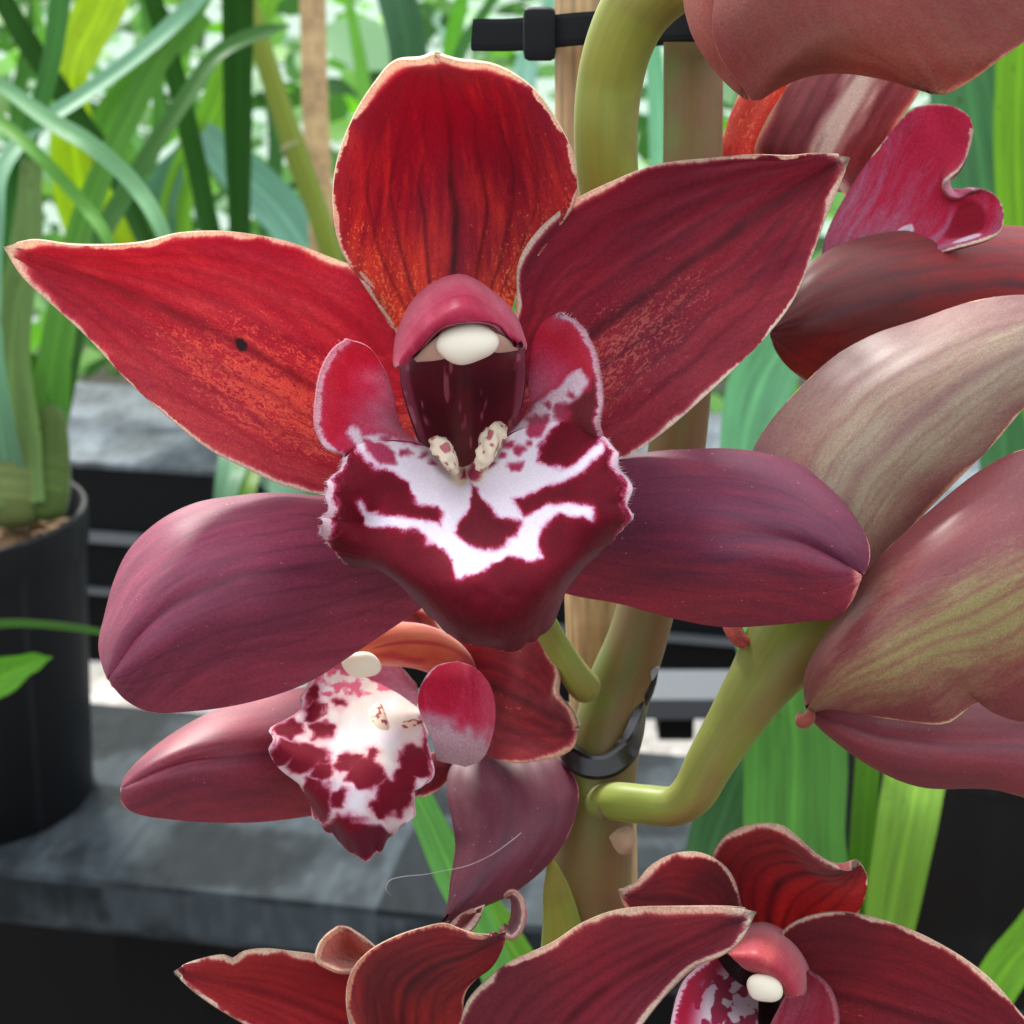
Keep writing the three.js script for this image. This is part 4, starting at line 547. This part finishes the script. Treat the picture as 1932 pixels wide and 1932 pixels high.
  const sh = netSheet(net, { nu: 70, nv: 70, th: .9, disp: (u, v) => [(noise(u * 12, v > .5 ? 2 : 7, 165) - .5) * 22 * Math.pow(Math.abs(v - .5) * 2, 6), (noise(v * 14, 7, 166) - .5) * 16 * sm(.9, 1, u), 1.8 * Math.pow(Math.abs(v - .5) * 2, 4) * (noise(u * 11, v > .5 ? 2 : 7, 161) - .5) + 1.8 * sm(.8, 1, u) * (noise(v * 10, 3, 9) - .5) + .5 * (fbm(u * 6, v * 6, 63) - .5)] }), at = netTable(net, 64);
  const spot = [[545, 1380, 30, 22], [605, 1385, 26, 22], [590, 1345, 22, 26], [580, 1310, 20, 22], [635, 1330, 13, 13], [540, 1420, 28, 24], [585, 1435, 42, 26], [610, 1460, 22, 18], [640, 1505, 17, 18], [660, 1440, 26, 16], [690, 1465, 42, 28], [700, 1430, 10, 22], [780, 1440, 30, 34], [810, 1420, 14, 30], [740, 1500, 34, 36], [760, 1470, 26, 26], [715, 1520, 20, 18], [650, 1455, 22, 14], [700, 1580, 50, 30], [650, 1560, 44, 28], [610, 1510, 26, 40], [590, 1490, 20, 26]].map(([x, y, a, b]) => { const p = ring(x, y, a * .86, b * .86, 14, 5); return { p, b: box(p) }; });
  const tx = texture(512, 512, (u, v) => {
    const [x, y] = at(u, v), wx = x + (noise(x * .08, y * .08, 5) - .5) * 10 + (noise(x * .3, y * .3, 6) - .5) * 4, wy = y + (noise(x * .08, y * .08, 7) - .5) * 12;
    let c = mix(pale, [226, 214, 200], noise(x * .03, y * .03, 3)); c = mix(c, [214, 84, 120], .85 * sm(.45, .65, sm(1370, 1280, y) * .6 + (fbm(x * .06, y * .06, 8) - .5) * .9 * sm(1380, 1300, y)));
    const r = blob(spot, wx, wy, 6), q = blob(spot, wx, wy, 13, 4); c = mix(c, [206, 60, 96], q * .5); c = mix(c, [118, 8, 34], r);
    const low = sm(.5, .9, sm(1530, 1575, y + (noise(x * .07, 3, 9) - .5) * 30)); c = mix(c, [98, 24, 44], low);
    const e = Math.min(Math.min(v, 1 - v) * sh.width(u), (1 - u) * sh.len) + (u < .03 ? 1 : 0); return rimmed(c, e, x, y);
  });
  const lip = part(f, 'lip', sh.geo, [new THREE.MeshPhysicalMaterial({ map: tx, ...velvet }), simple(0x8a2040)], 'white lip with crimson spots');
  const lobe = { L: [[824, 1428, -18], [818, 1398, -15], [799, 1356, -13], [789, 1325, -12], [797, 1287, -12], [822, 1257, -13], [861, 1248, -15]], R: [[880, 1442, -20], [908, 1430, -20], [927, 1385, -19], [932, 1335, -18], [922, 1292, -17], [896, 1261, -16], [861, 1248, -15]], M: [[855, 1434, -17], [868, 1400, -14], [866, 1360, -12.5], [864, 1320, -12.5], [863, 1288, -13], [862, 1265, -14], [861, 1248, -15]] };
  const ls = petal({ ...lobe, nu: 50, nv: 36, th: 1, disp: (u, v) => .3 * Math.pow(Math.abs(v - .5) * 2, 3) * (noise(u * 9, 4, 7) - .5) });
  part(lip, 'side_lobe', ls.geo, [new THREE.MeshPhysicalMaterial({ map: pigment(ls, { w: 384, h: 320, a: [190, 22, 58], b: [216, 84, 116], mix: (u, v) => .1 + .8 * v - .5 * u, rim: .35, rimAt: (u, v) => v < .5 || u > .8 ? 1.2 : .3, cream: [226, 170, 184], rose: [206, 60, 92], seed: 162, over: (c, u, v, x, y) => mix(c, [206, 180, 190], sm(.5, .28, u + (v - .5) * .16 + (noise(x, y, 4) - .5) * .1)) }), ...velvet, transmission: .3 }), simple(0xb04060)], 'rounded pink lobe, whitish below');
  const far = petal({ L: [[600, 1300, -20], [598, 1265, -22], [640, 1235, -25], [700, 1232, -28], [745, 1248, -30], [786, 1290, -31]], R: [[690, 1350, -22], [730, 1345, -25], [762, 1352, -27], [782, 1340, -29], [790, 1315, -31], [786, 1290, -31]], M: [[645, 1325, -22], [675, 1292, -25], [710, 1285, -27.5], [745, 1288, -29.5], [768, 1290, -31], [786, 1290, -31]], nu: 40, nv: 30 });
  part(lip, 'side_lobe', far.geo, [new THREE.MeshPhysicalMaterial({ map: pigment(far, { w: 384, h: 320, a: [206, 56, 100], b: [224, 158, 180], mix: (u, v) => .2 + .9 * u, streak: .6, fleck: [232, 214, 222], fleckAt: (u, v) => .6 * sm(.6, .1, u), rim: .25, cream: [224, 190, 196], seed: 163 }), ...velvet, transmission: .3 }), simple(0xb04060)], 'pink speckled inner lobe');
  const cr2 = new THREE.MeshPhysicalMaterial({ map: texture(128, 256, (u, v) => mix([238, 218, 190], [150, 52, 62], sm(.68, .76, noise(u * 14, v * 110, 14)) * .9)), roughness: .8, transmission: .15, thickness: 0, clearcoat: .3 });
  part(lip, 'callus', ptube([[712, 1328, -20.5, 8], [714, 1350, -18.8, 14], [720, 1374, -17.6, 14], [728, 1398, -17, 7]], { squash: .7 }), cr2, 'cream ridge with dark dots'); part(lip, 'callus', ptube([[796, 1362, -21.5, 9], [772, 1370, -20, 17], [752, 1384, -18.4, 15], [737, 1402, -17, 7]], { squash: .7 }), cr2);
  const col = part(f, 'column', ptube([[880, 1290, -34, 30], [850, 1250, -30, 40], [800, 1222, -25, 46], [745, 1215, -21, 46], [705, 1218, -18, 40], [676, 1228, -16, 20]], { ns: 40, nr: 28, squash: .9 }), new THREE.MeshPhysicalMaterial({ map: texture(128, 256, (u, v) => { const n = fbm(u * 6, v * 8, 4), k = noise(u * 30, v * 5, 8); return mix(mix([200, 84, 58], [216, 130, 76], n), [178, 24, 46], sm(.5, .8, k) * .7); }, true), roughness: .9, transmission: .3, thickness: 0, clearcoat: .4, clearcoatRoughness: .4 }), 'orange red column seen from the side');
  part(col, 'anther_cap', capGeo(682, 1254, -13.5, 38, 25, -.2), waxy, 'round cream cap');
  part(f, 'pedicel', ptube([[880, 1340, -34, 26], [960, 1400, -37, 24], [1040, 1480, -36, 24], [1100, 1540, -33, 26]], {}), green);
}
{ // ---- bottom bloom at the right
  const f = thing('orchid_flower', 'dark red orchid flower at the lower right edge with white tipped pink column', 'flower', P(1440, 1900, -22), 'blooms of the red orchid spike');
  addPetal(f, 'dorsal_sepal', petal({ L: [[1400, 1790, -22], [1360, 1690, -21], [1343, 1620, -18], [1366, 1581, -15], [1412, 1558, -13], [1469, 1557, -11.5], [1503, 1581, -11], [1538, 1613, -11], [1572, 1636, -11], [1602, 1642, -11], [1620, 1626, -11]], R: [[1520, 1800, -22], [1580, 1750, -21], [1615, 1728, -19], [1632, 1692, -16], [1637, 1660, -14], [1630, 1640, -12], [1620, 1626, -11]], M: [[1460, 1790, -25], [1450, 1720, -24], [1470, 1660, -21], [1520, 1640, -17], [1570, 1645, -13.5], [1620, 1626, -11]], disp: gentle(211) }), { ...red, w: 640, h: 384, seed: 211, a: [118, 18, 28], b: [160, 36, 32], mix: (u, v) => .2 + .5 * v, fleck: [196, 96, 68], fleckAt: (u, v) => .35 * v, veins: ribs, rim: .5, rimAt: (u, v) => v < .5 ? 1.1 : .2 }, 'reddish sepal folded over along its white edge');
  addPetal(f, 'petal', petal({ L: [[1410, 1770, -20], [1398, 1712, -18], [1388, 1665, -16], [1366, 1632, -14.5], [1321, 1609, -13], [1275, 1610, -12], [1230, 1632, -11], [1201, 1667, -10], [1168, 1680, -9]], R: [[1380, 1800, -21], [1320, 1780, -20], [1270, 1750, -18], [1220, 1730, -14], [1180, 1712, -11], [1168, 1680, -9]], M: [[1395, 1785, -23], [1350, 1735, -21], [1310, 1700, -18], [1260, 1690, -15], [1210, 1690, -11.5], [1168, 1680, -9]], disp: gentle(221, .3) }), { ...maroon, seed: 221, a: [110, 28, 38], b: [140, 40, 44], mix: (u, v) => .2 + .5 * v, rim: .55 });
  addPetal(f, 'petal', petal({ L: [[1460, 1800, -20], [1476, 1757, -17], [1515, 1732, -15], [1583, 1721, -13], [1686, 1744, -11], [1771, 1781, -10], [1857, 1838, -9], [1932, 1918, -8], [1990, 1985, -7], [2020, 2040, -6]], R: [[1500, 1960, -20], [1560, 2080, -18], [1640, 2120, -15], [1760, 2130, -12], [1880, 2110, -9], [1970, 2080, -7], [2020, 2040, -6]], M: [[1480, 1870, -22], [1560, 1870, -20], [1680, 1900, -17], [1800, 1940, -13], [1920, 1990, -9], [2020, 2040, -6]], disp: gentle(231, .3) }), { ...maroon, w: 768, h: 384, seed: 231, a: [106, 24, 40], b: [134, 36, 46], fleck: [170, 92, 70], fleckAt: (u, v) => .4 * Math.exp(-(((v - .55) / .2) ** 2)), rim: .6 });
  const lip = netSheet([[[1345, 1800, -14], [1362, 1830, -18], [1390, 1860, -21], [1430, 1880, -22]], [[1290, 1850, -9], [1330, 1868, -13], [1375, 1890, -17], [1430, 1910, -18]], [[1268, 1915, -6], [1320, 1925, -8], [1370, 1940, -10], [1430, 1950, -11]], [[1260, 1990, -4], [1320, 2010, -3], [1370, 2020, -3], [1430, 2030, -4]]], { nu: 40, nv: 40, th: .9 });
  const lp = part(f, 'lip', lip.geo, [new THREE.MeshPhysicalMaterial({ map: texture(320, 320, (u, v) => { const n = fbm(u * 7, v * 8, 5), e = Math.min(v * lip.width(u), 3); let c = mix([222, 208, 216], [150, 30, 66], sm(.5, .58, n)); c = mix(c, [170, 20, 56], sm(.42, .1, v)); return rimmed(c, e, u * 400, v * 300); }), ...velvet }), simple(0x9c2c4c)], 'marbled white and purple lip');
  const rl = petal({ L: [[1440, 1960, -18], [1470, 1900, -18], [1500, 1850, -16], [1526, 1830, -14]], R: [[1560, 2010, -10], [1580, 1950, -8], [1578, 1900, -9], [1560, 1860, -11], [1526, 1830, -14]], M: [[1500, 1985, -16], [1525, 1925, -15], [1540, 1875, -14], [1526, 1830, -14]], nu: 40, nv: 30 });
  part(lp, 'side_lobe', rl.geo, [new THREE.MeshPhysicalMaterial({ map: pigment(rl, { w: 256, h: 256, a: [172, 28, 58], b: [196, 90, 112], mix: (u, v) => 1 - v, rim: .35, cream: [220, 130, 146], seed: 241 }), ...velvet }), simple(0xa03454)]);
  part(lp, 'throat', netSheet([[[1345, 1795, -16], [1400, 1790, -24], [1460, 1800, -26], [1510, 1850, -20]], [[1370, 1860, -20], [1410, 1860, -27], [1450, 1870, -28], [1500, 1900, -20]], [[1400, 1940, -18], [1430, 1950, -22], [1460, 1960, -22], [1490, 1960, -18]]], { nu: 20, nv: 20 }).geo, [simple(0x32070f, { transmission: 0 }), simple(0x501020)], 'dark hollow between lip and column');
  const hood = netSheet([
    [[1358, 1788, -18], [1385, 1760, -22], [1440, 1746, -23], [1490, 1772, -22], [1520, 1824, -20], [1519, 1880, -16]],
    [[1362, 1792, -13], [1395, 1775, -13], [1440, 1768, -12], [1482, 1790, -12], [1508, 1832, -12], [1512, 1878, -12]],
    [[1378, 1802, -9], [1405, 1805, -8], [1435, 1808, -7], [1465, 1822, -7], [1488, 1850, -8], [1500, 1880, -9]],
    [[1395, 1808, -10], [1410, 1825, -10], [1432, 1834, -9], [1458, 1846, -9], [1476, 1864, -10], [1490, 1881, -10]]], { nu: 30, nv: 36 });
  const col = part(f, 'column', hood.geo, [new THREE.MeshPhysicalMaterial({ map: pigment(hood, { w: 256, h: 256, a: [182, 36, 62], b: [210, 92, 84], mix: (u, v) => .7 - v, rim: .3, cream: [214, 120, 124], seed: 251 }), roughness: .9, transmission: .3, thickness: 0, clearcoat: .35, clearcoatRoughness: .4 }), simple(0x8c1e38)], 'pink red hood');
  part(col, 'anther_cap', capGeo(1443, 1864, -8, 36, 27, -.45), waxy, 'cream white cap');
}
{ // ---- bottom bloom at the left, leaning forward
  const f = thing('orchid_flower', 'dark red orchid flower rising from the bottom edge, its curled petals seen from above', 'flower', P(800, 2080, -12), 'blooms of the red orchid spike');
  addPetal(f, 'petal', petal({ L: [[790, 1960, -12], [720, 1850, -12], [650, 1812, -10], [595, 1801, -8], [554, 1796, -7], [500, 1790, -6], [459, 1796, -5], [440, 1809, -5], [421, 1802, -4.5], [364, 1813, -4], [328, 1832, -3]], R: [[760, 2110, -12], [640, 2070, -11], [560, 2000, -9], [500, 1955, -8], [459, 1930, -7], [402, 1896, -5], [356, 1862, -4], [328, 1832, -3]], M: [[780, 2020, -15], [680, 1950, -14], [590, 1905, -12], [500, 1870, -9.5], [410, 1850, -6], [328, 1832, -3]], disp: gentle(311, .3) }), { ...red, w: 768, h: 384, seed: 311, a: [150, 26, 36], b: [174, 44, 42], veins: softRibs, vein: [110, 8, 22], fleck: [214, 110, 80], fleckAt: (u, v) => .3 * Math.exp(-(((v - .55) / .15) ** 2)), rim: .55 }, 'pointed petal with cream edge', { transmission: .4 });
  addPetal(f, 'petal', petal({ L: [[668, 1832, -8], [640, 1832, -6], [615, 1822, -4.5], [598, 1812, -4], [602, 1786, -5], [616, 1766, -7], [640, 1749, -9]], R: [[712, 1800, -10], [706, 1788, -9.5], [690, 1774, -9.5], [672, 1762, -10], [656, 1752, -10], [640, 1749, -9]], M: [[690, 1815, -12], [665, 1808, -13], [650, 1795, -13], [642, 1775, -12], [640, 1749, -9]], nu: 32, nv: 26 }), { ...tanned, seed: 321, w: 256, h: 192, a: [172, 84, 66], b: [206, 158, 138], rim: .45, cream: [226, 190, 150] }, 'small cupped fold showing its pale inside', { transmission: .4 });
  addPetal(f, 'dorsal_sepal', petal({ L: [[700, 2080, -8], [668, 1960, -5], [655, 1885, -3], [662, 1838, -2], [691, 1800, -1], [744, 1769, 0], [801, 1750, 1], [839, 1743, 1], [869, 1754, 0], [896, 1764, -1], [934, 1766, -3], [956, 1757, -4]], R: [[880, 2080, -9], [873, 1940, -8], [878, 1876, -7], [897, 1849, -6], [931, 1822, -5], [950, 1785, -4], [956, 1757, -4]], M: [[785, 2080, -16], [765, 1970, -14], [760, 1900, -10], [775, 1850, -6.5], [820, 1815, -4], [880, 1795, -3], [956, 1757, -4]], disp: gentle(331, .3), nu: 64, nv: 44 }), { ...red, w: 640, h: 384, seed: 331, a: [110, 22, 34], b: [168, 44, 38], mix: (u, v) => .75 - .9 * u + .1 * v, veins: softRibs, fleck: [190, 92, 66], fleckAt: (u, v) => .3 * sm(.5, .2, u), rim: .5, cream: [224, 176, 140], rimAt: (u, v) => v < .5 ? .9 : .5 }, 'arched sepal bent forward');
  addPetal(f, 'petal', petal({ L: [[830, 1790, -9], [850, 1748, -10], [866, 1730, -12], [890, 1716, -14], [915, 1706, -15]], R: [[850, 1800, -9], [868, 1768, -10], [890, 1752, -12], [905, 1730, -14], [915, 1706, -15]], M: [[840, 1795, -10], [860, 1758, -12], [878, 1742, -14], [900, 1722, -15], [915, 1706, -15]], nu: 24, nv: 18 }), { ...maroon, seed: 336, w: 256, h: 128, a: [116, 32, 36], b: [150, 52, 44] });
  const ringS = petal({ L: [[948, 1760, -5], [966, 1768, -6], [984, 1748, -8], [988, 1718, -10], [982, 1694, -12], [968, 1682, -14], [950, 1692, -16]], R: [[948, 1745, -12], [958, 1750, -13], [964, 1735, -14], [966, 1715, -15], [964, 1700, -16], [960, 1692, -17], [950, 1692, -16]], M: [[946, 1754, -9], [963, 1762, -10], [978, 1742, -11.5], [981, 1716, -13], [976, 1696, -14.5], [964, 1686, -15.5], [950, 1692, -16]], nu: 36, nv: 20, th: .8 });
  addPetal(f, 'petal', ringS, { ...maroon, seed: 337, w: 256, h: 128, rim: .4, a: [112, 34, 42], b: [140, 52, 56] }, 'petal tip rolled into a ring');
  addPetal(f, 'petal', petal({ L: [[860, 2060, -8], [868, 1940, -7], [882, 1888, -5], [930, 1838, -3], [965, 1814, -2], [1040, 1780, -1], [1100, 1741, 0], [1170, 1716, 1], [1300, 1711, 2], [1390, 1713, 3], [1426, 1720, 4]], R: [[1040, 2140, -8], [1130, 2040, -7], [1205, 1940, -5], [1262, 1868, -3], [1310, 1822, -1], [1365, 1800, 1], [1398, 1772, 3], [1426, 1720, 4]], M: [[950, 2090, -11], [1020, 1980, -10], [1090, 1905, -8], [1170, 1840, -6], [1270, 1785, -3], [1360, 1745, 1], [1426, 1720, 4]], disp: gentle(341, .3), nu: 64, nv: 44 }), { ...maroon, w: 768, h: 384, seed: 341, a: [112, 30, 50], b: [138, 44, 58], rim: .6, rimAt: (u) => .9 + .8 * sm(.9, .98, u) }, 'long petal with cream tip pointing right');
}
{ // ---- bloom behind at the upper right
  const f = thing('orchid_flower', 'orchid flower half hidden behind the big right petal, pink lip lobe in profile', 'flower', P(1900, 420, -40), 'blooms of the red orchid spike');
  addPetal(f, 'lateral_sepal', petal({ L: [[2100, 470, -44], [1932, 430, -38], [1840, 428, -34], [1743, 433, -31], [1637, 447, -28], [1566, 472, -26], [1516, 511, -24], [1475, 565, -23], [1453, 628, -22]], R: [[2100, 760, -44], [1932, 690, -38], [1840, 690, -35], [1740, 720, -32], [1640, 735, -28], [1560, 730, -25], [1520, 717, -24], [1488, 694, -23], [1462, 660, -22], [1453, 628, -22]], M: [[2100, 600, -38], [1932, 540, -31], [1800, 545, -26], [1680, 565, -22], [1580, 590, -20], [1510, 610, -20], [1453, 628, -22]], disp: gentle(411, .2) }), { ...maroon, w: 768, seed: 411, a: [104, 34, 28], b: [160, 16, 22], mix: (u, v) => 1.1 - 1.3 * u, rim: .3, cream: [120, 84, 60], rose: [110, 60, 50], rimAt: () => .5 }, 'broad brown red sepal', { clearcoat: .7 });
  const lb = petal({ L: [[1545, 520, -30], [1560, 440, -30], [1620, 330, -31], [1680, 250, -31], [1718, 206, -30], [1761, 196, -30], [1800, 201, -29], [1829, 220, -28.5], [1838, 246, -28]], R: [[1760, 480, -27], [1800, 470, -26], [1885, 440, -25], [1894, 404, -25], [1886, 378, -25.5], [1864, 359, -26], [1836, 359, -26.5], [1811, 373, -27], [1790, 368, -27], [1781, 348, -27], [1811, 320, -27.5], [1829, 284, -28], [1838, 246, -28]], M: [[1650, 500, -30], [1680, 455, -30], [1720, 400, -30], [1745, 350, -30], [1775, 310, -29.5], [1805, 270, -29], [1838, 246, -28]], nu: 70, nv: 50 });
  const lip = part(f, 'lip', lb.geo, [new THREE.MeshPhysicalMaterial({ map: pigment(lb, { w: 512, h: 512, a: [186, 32, 66], b: [176, 118, 142], mix: (u, v) => .95 - 1.5 * u, rim: .4, cream: [236, 222, 190], rose: [196, 60, 90], seed: 421, rimAt: (u, v) => v > .5 || u > .55 ? 1 : .1, over: (c, u, v) => { c = mix(c, [140, 8, 36], .9 * sm(.55, .75, Math.exp(-(((u - .34) / .2) ** 2) - ((v - .84) / .13) ** 2))); return mix(c, [230, 216, 226], .9 * sm(.5, .7, Math.exp(-(((u - .21) / .1) ** 2) - ((v - .93) / .05) ** 2) + 1.1 * Math.exp(-(((u - .2) / .12) ** 2) - ((v - .55) / .06) ** 2) + (noise(u * 20, v * 20, 5) - .5) * .3)); } }), ...velvet, transmission: .35 }), simple(0xb04060)], 'pink lip lobe with fringed white edge');
  addPetal(f, 'petal', petal({ L: [[1520, 330, -36], [1440, 300, -35], [1424, 290, -35], [1440, 240, -35], [1475, 180, -35], [1520, 110, -35], [1560, 40, -35]], R: [[1650, 400, -36], [1640, 330, -35], [1668, 280, -34], [1700, 220, -34], [1730, 180, -34], [1750, 110, -34], [1640, 20, -35]], M: [[1585, 360, -32], [1540, 300, -31], [1565, 240, -31], [1600, 180, -31.5], [1635, 110, -32.5], [1600, 30, -35]], nu: 40, nv: 40 }), { ...maroon, w: 384, h: 384, seed: 431, a: [102, 26, 34], b: [134, 60, 60], rim: .9, cream: [204, 168, 130], over: (c, u, v, x, y) => mix(c, [208, 192, 172], .9 * sm(.2, .02, Math.abs(v - .56) + (noise(x * .3, v * 22, 4) - .5) * .12)) }, 'petal back with pale central stripe');
  addPetal(f, 'petal', petal({ L: [[1420, 360, -38], [1362, 292, -38], [1368, 250, -38], [1390, 190, -38], [1430, 120, -38], [1470, 60, -38]], R: [[1470, 360, -38], [1432, 292, -37], [1446, 250, -37], [1470, 190, -37], [1500, 120, -37], [1470, 60, -38]], M: [[1445, 360, -37], [1396, 292, -36], [1408, 250, -36], [1430, 190, -36], [1465, 120, -36], [1470, 60, -38]], nu: 30, nv: 24 }), { ...red, w: 256, h: 192, seed: 432, a: [206, 52, 48], b: [222, 92, 76], rim: .5 }, 'bright red petal edge', { transmission: .5 });
}
{ // ---- bloom at the right seen from behind
  const f = thing('orchid_flower', 'orchid flower seen from behind at the right edge, tan backs with cream rims', 'flower', P(1560, 1280, -16), 'blooms of the red orchid spike');
  const bk = { clearcoat: .9, clearcoatRoughness: .38, transmission: .2 };
  addPetal(f, 'petal', petal({ L: [[1530, 1300, -26], [1480, 1200, -22], [1440, 1050, -16], [1405, 920, -14], [1423, 846, -13], [1460, 789, -13], [1512, 731, -13], [1576, 673, -13], [1648, 633, -13], [1735, 604, -13], [1836, 570, -13], [1932, 558, -12], [2040, 575, -12], [2120, 640, -11]], R: [[1545, 1300, -26], [1570, 1200, -20], [1600, 1140, -11], [1639, 1083, -9], [1690, 1028, -8], [1749, 962, -7], [1810, 900, -6], [1865, 846, -6], [1932, 768, -6], [2000, 700, -7], [2070, 650, -9], [2120, 640, -11]], M: [[1538, 1300, -25], [1525, 1200, -19], [1530, 1090, -7], [1560, 980, -4], [1610, 880, -3], [1700, 790, -3], [1810, 710, -4], [1930, 650, -6], [2040, 620, -9], [2120, 640, -11]], disp: gentle(511, .3), nu: 70, nv: 46 }), { ...tanned, seed: 511, w: 900, h: 512, a: [126, 76, 74], b: [152, 136, 108], mix: (u, v) => .95 - 1.7 * Math.abs(v - .6), veins: [[.56, 1.2, .35], [.3, .3, .2], [.4, .3, .2], [.48, .3, .15], [.66, .3, .2], [.74, .3, .2]], rim: .7, rimAt: (u, v) => v > .5 ? 1.5 : .5 }, 'tan petal back with purple sheen', bk);
  addPetal(f, 'petal', petal({ L: [[1526, 1330, -12], [1520, 1300, -10], [1522, 1272, -9], [1549, 1216, -7], [1592, 1157, -5], [1638, 1081, -4], [1700, 1016, -3], [1770, 955, -3], [1850, 890, -4], [1932, 848, -4], [2040, 840, -5], [2150, 900, -6]], R: [[1532, 1338, -12], [1570, 1334, -8], [1630, 1346, -6], [1691, 1356, -4], [1787, 1364, -3], [1815, 1345, -3], [1846, 1322, -3], [1870, 1340, -4], [1900, 1354, -5], [1960, 1362, -6], [2060, 1300, -6], [2150, 900, -6]], M: [[1528, 1334, -9], [1560, 1290, -3], [1620, 1240, 1], [1700, 1190, 3], [1790, 1140, 4], [1900, 1080, 4], [2020, 1020, 1], [2150, 900, -6]], disp: gentle(521, .3), nu: 70, nv: 46 }), { ...tanned, seed: 521, w: 900, h: 512, a: [126, 56, 58], b: [160, 146, 96], mix: (u, v) => -.05 + .95 * Math.exp(-(((v - .62) / .2) ** 2)), veins: [[.42, .4, .3], [.5, .35, .35], [.57, .35, .35], [.64, .35, .35], [.71, .35, .3], [.3, .4, .2], [.8, .4, .3]], vein: [140, 66, 66], rim: .7, rimAt: (u, v) => 1 }, 'olive and red petal back', bk);
  addPetal(f, 'lateral_sepal', petal({ L: [[1528, 1342, -14], [1575, 1318, -14], [1680, 1300, -14], [1840, 1300, -14], [2000, 1310, -14], [2150, 1360, -14], [2280, 1470, -13]], R: [[1530, 1350, -14], [1572, 1390, -12], [1655, 1449, -10], [1737, 1482, -10], [1870, 1486, -10], [1960, 1508, -10], [2130, 1530, -11], [2280, 1470, -13]], M: [[1529, 1346, -12], [1570, 1362, -9.5], [1660, 1390, -7], [1760, 1405, -6], [1880, 1410, -6], [2000, 1420, -7], [2150, 1450, -9], [2280, 1470, -13]], disp: gentle(531, .2) }), { ...purple, seed: 531, w: 640, a: [114, 44, 58], b: [134, 50, 56], rim: .6, cream: [186, 140, 112], rose: [140, 60, 62], rimAt: (u, v) => v > .5 ? 1.2 : .2 }, undefined, purpleSkin);
  const ped = stalkMat([126, 144, 42], [138, 150, 46], [128, 104, 54], 15);
  part(f, 'pedicel', ptube([[1118, 1516, -31, 30], [1160, 1512, -25, 36], [1220, 1518, -22, 37], [1275, 1520, -20, 38], [1308, 1496, -19, 42], [1340, 1440, -18, 46], [1385, 1368, -17, 52], [1432, 1296, -16, 62], [1478, 1232, -16, 78], [1520, 1180, -17, 88], [1560, 1140, -19, 80], [1600, 1100, -22, 60]], { ns: 90, nr: 30, bump: (t, a) => .05 * Math.cos(a * 3 + .6) * sm(.3, .6, t) }), ped, 'olive green elbowed flower stalk');
  part(f, 'bract', ptube([[1508, 1346, -10, 6], [1514, 1362, -8, 13], [1524, 1356, -8, 13], [1530, 1340, -9, 8]], {}), simple(0x9a4430), 'small reddish bract');
  addPetal(f, 'bract', petal({ L: [[1372, 1160, -18], [1366, 1182, -17], [1380, 1206, -16], [1400, 1222, -15], [1420, 1220, -15]], R: [[1400, 1160, -18], [1398, 1184, -17], [1410, 1204, -16], [1421, 1212, -15], [1420, 1220, -15]], M: [[1386, 1160, -17], [1382, 1184, -15.5], [1394, 1205, -14.5], [1410, 1216, -14.5], [1420, 1220, -15]], nu: 20, nv: 14 }), { ...red, seed: 541, w: 128, h: 64, a: [206, 104, 92], b: [190, 84, 76], veins: [], rim: .2 }, 'salmon pink tip');
}
{ // ---- out of focus petal close to the lens, top right
  const f = thing('orchid_flower', 'blurred salmon brown bloom hanging in from the top right corner', 'flower', P(1400, -60, -5), 'blooms of the red orchid spike');
  addPetal(f, 'petal', petal({ L: [[1420, -160, 4], [1370, -60, 5], [1345, 40, 6], [1362, 110, 7], [1400, 160, 8], [1424, 192, 9], [1450, 174, 10], [1512, 143, 11], [1583, 133, 12], [1654, 142, 13], [1725, 162, 14], [1772, 176, 14]], R: [[1700, -200, 6], [1880, -150, 8], [2020, -60, 10], [2040, 0, 11], [1990, 40, 12], [1932, 80, 13], [1885, 114, 14], [1830, 154, 14], [1790, 174, 14], [1772, 176, 14]], M: [[1560, -180, 12], [1600, -60, 15], [1640, 20, 16], [1680, 80, 16], [1720, 120, 15.5], [1772, 176, 14]], disp: gentle(611, .3) }), { ...tanned, seed: 611, w: 512, h: 384, a: [128, 52, 50], b: [128, 78, 58], rim: .7, cream: [196, 150, 118], rose: [170, 90, 80] }, 'broad salmon brown petal back');
  addPetal(f, 'petal', petal({ L: [[1330, -120, -2], [1292, -20, -1], [1300, 40, 0], [1316, 80, 1], [1350, 130, 2], [1385, 166, 3], [1412, 188, 4]], R: [[1400, -120, 2], [1380, -20, 3], [1370, 40, 4], [1378, 90, 4.5], [1392, 130, 5], [1404, 160, 5], [1412, 188, 4]], M: [[1360, -120, 2], [1335, -20, 3], [1332, 40, 3.5], [1345, 90, 4], [1370, 132, 4], [1395, 165, 4.5], [1412, 188, 4]], nu: 36, nv: 24 }), { ...tanned, seed: 612, w: 256, h: 192, a: [160, 76, 64], b: [150, 90, 72], rim: .4, cream: [200, 140, 112] });
  part(f, 'pedicel', ptube([[1215, 640, -26, 40], [1175, 480, -20, 52], [1150, 360, -17, 57], [1143, 250, -15, 60], [1150, 160, -14, 62], [1170, 80, -12, 64], [1206, 10, -10, 68], [1270, -50, -8, 74], [1360, -90, -4, 80]], { ns: 80, nr: 30 }), green, 'thick arching olive stalk');
}
// ---- stray fibre caught on the drooping sepal
solo('fibre', tube([P(738, 1690, -18), P(728, 1676, -17), P(734, 1662, -17), P(760, 1654, -17), P(800, 1650, -17), P(840, 1642, -18), P(880, 1634, -19), P(925, 1614, -18.5), P(960, 1590, -19), P(985, 1570, -20)], Array(10).fill(.00003), { ns: 60, nr: 6 }), new THREE.MeshStandardMaterial({ color: 0xb9b2b4, roughness: .6 }), { label: 'fine pale fibre trailing across the drooping purple sepal', category: 'fibre' });
renderer.render(scene, camera);
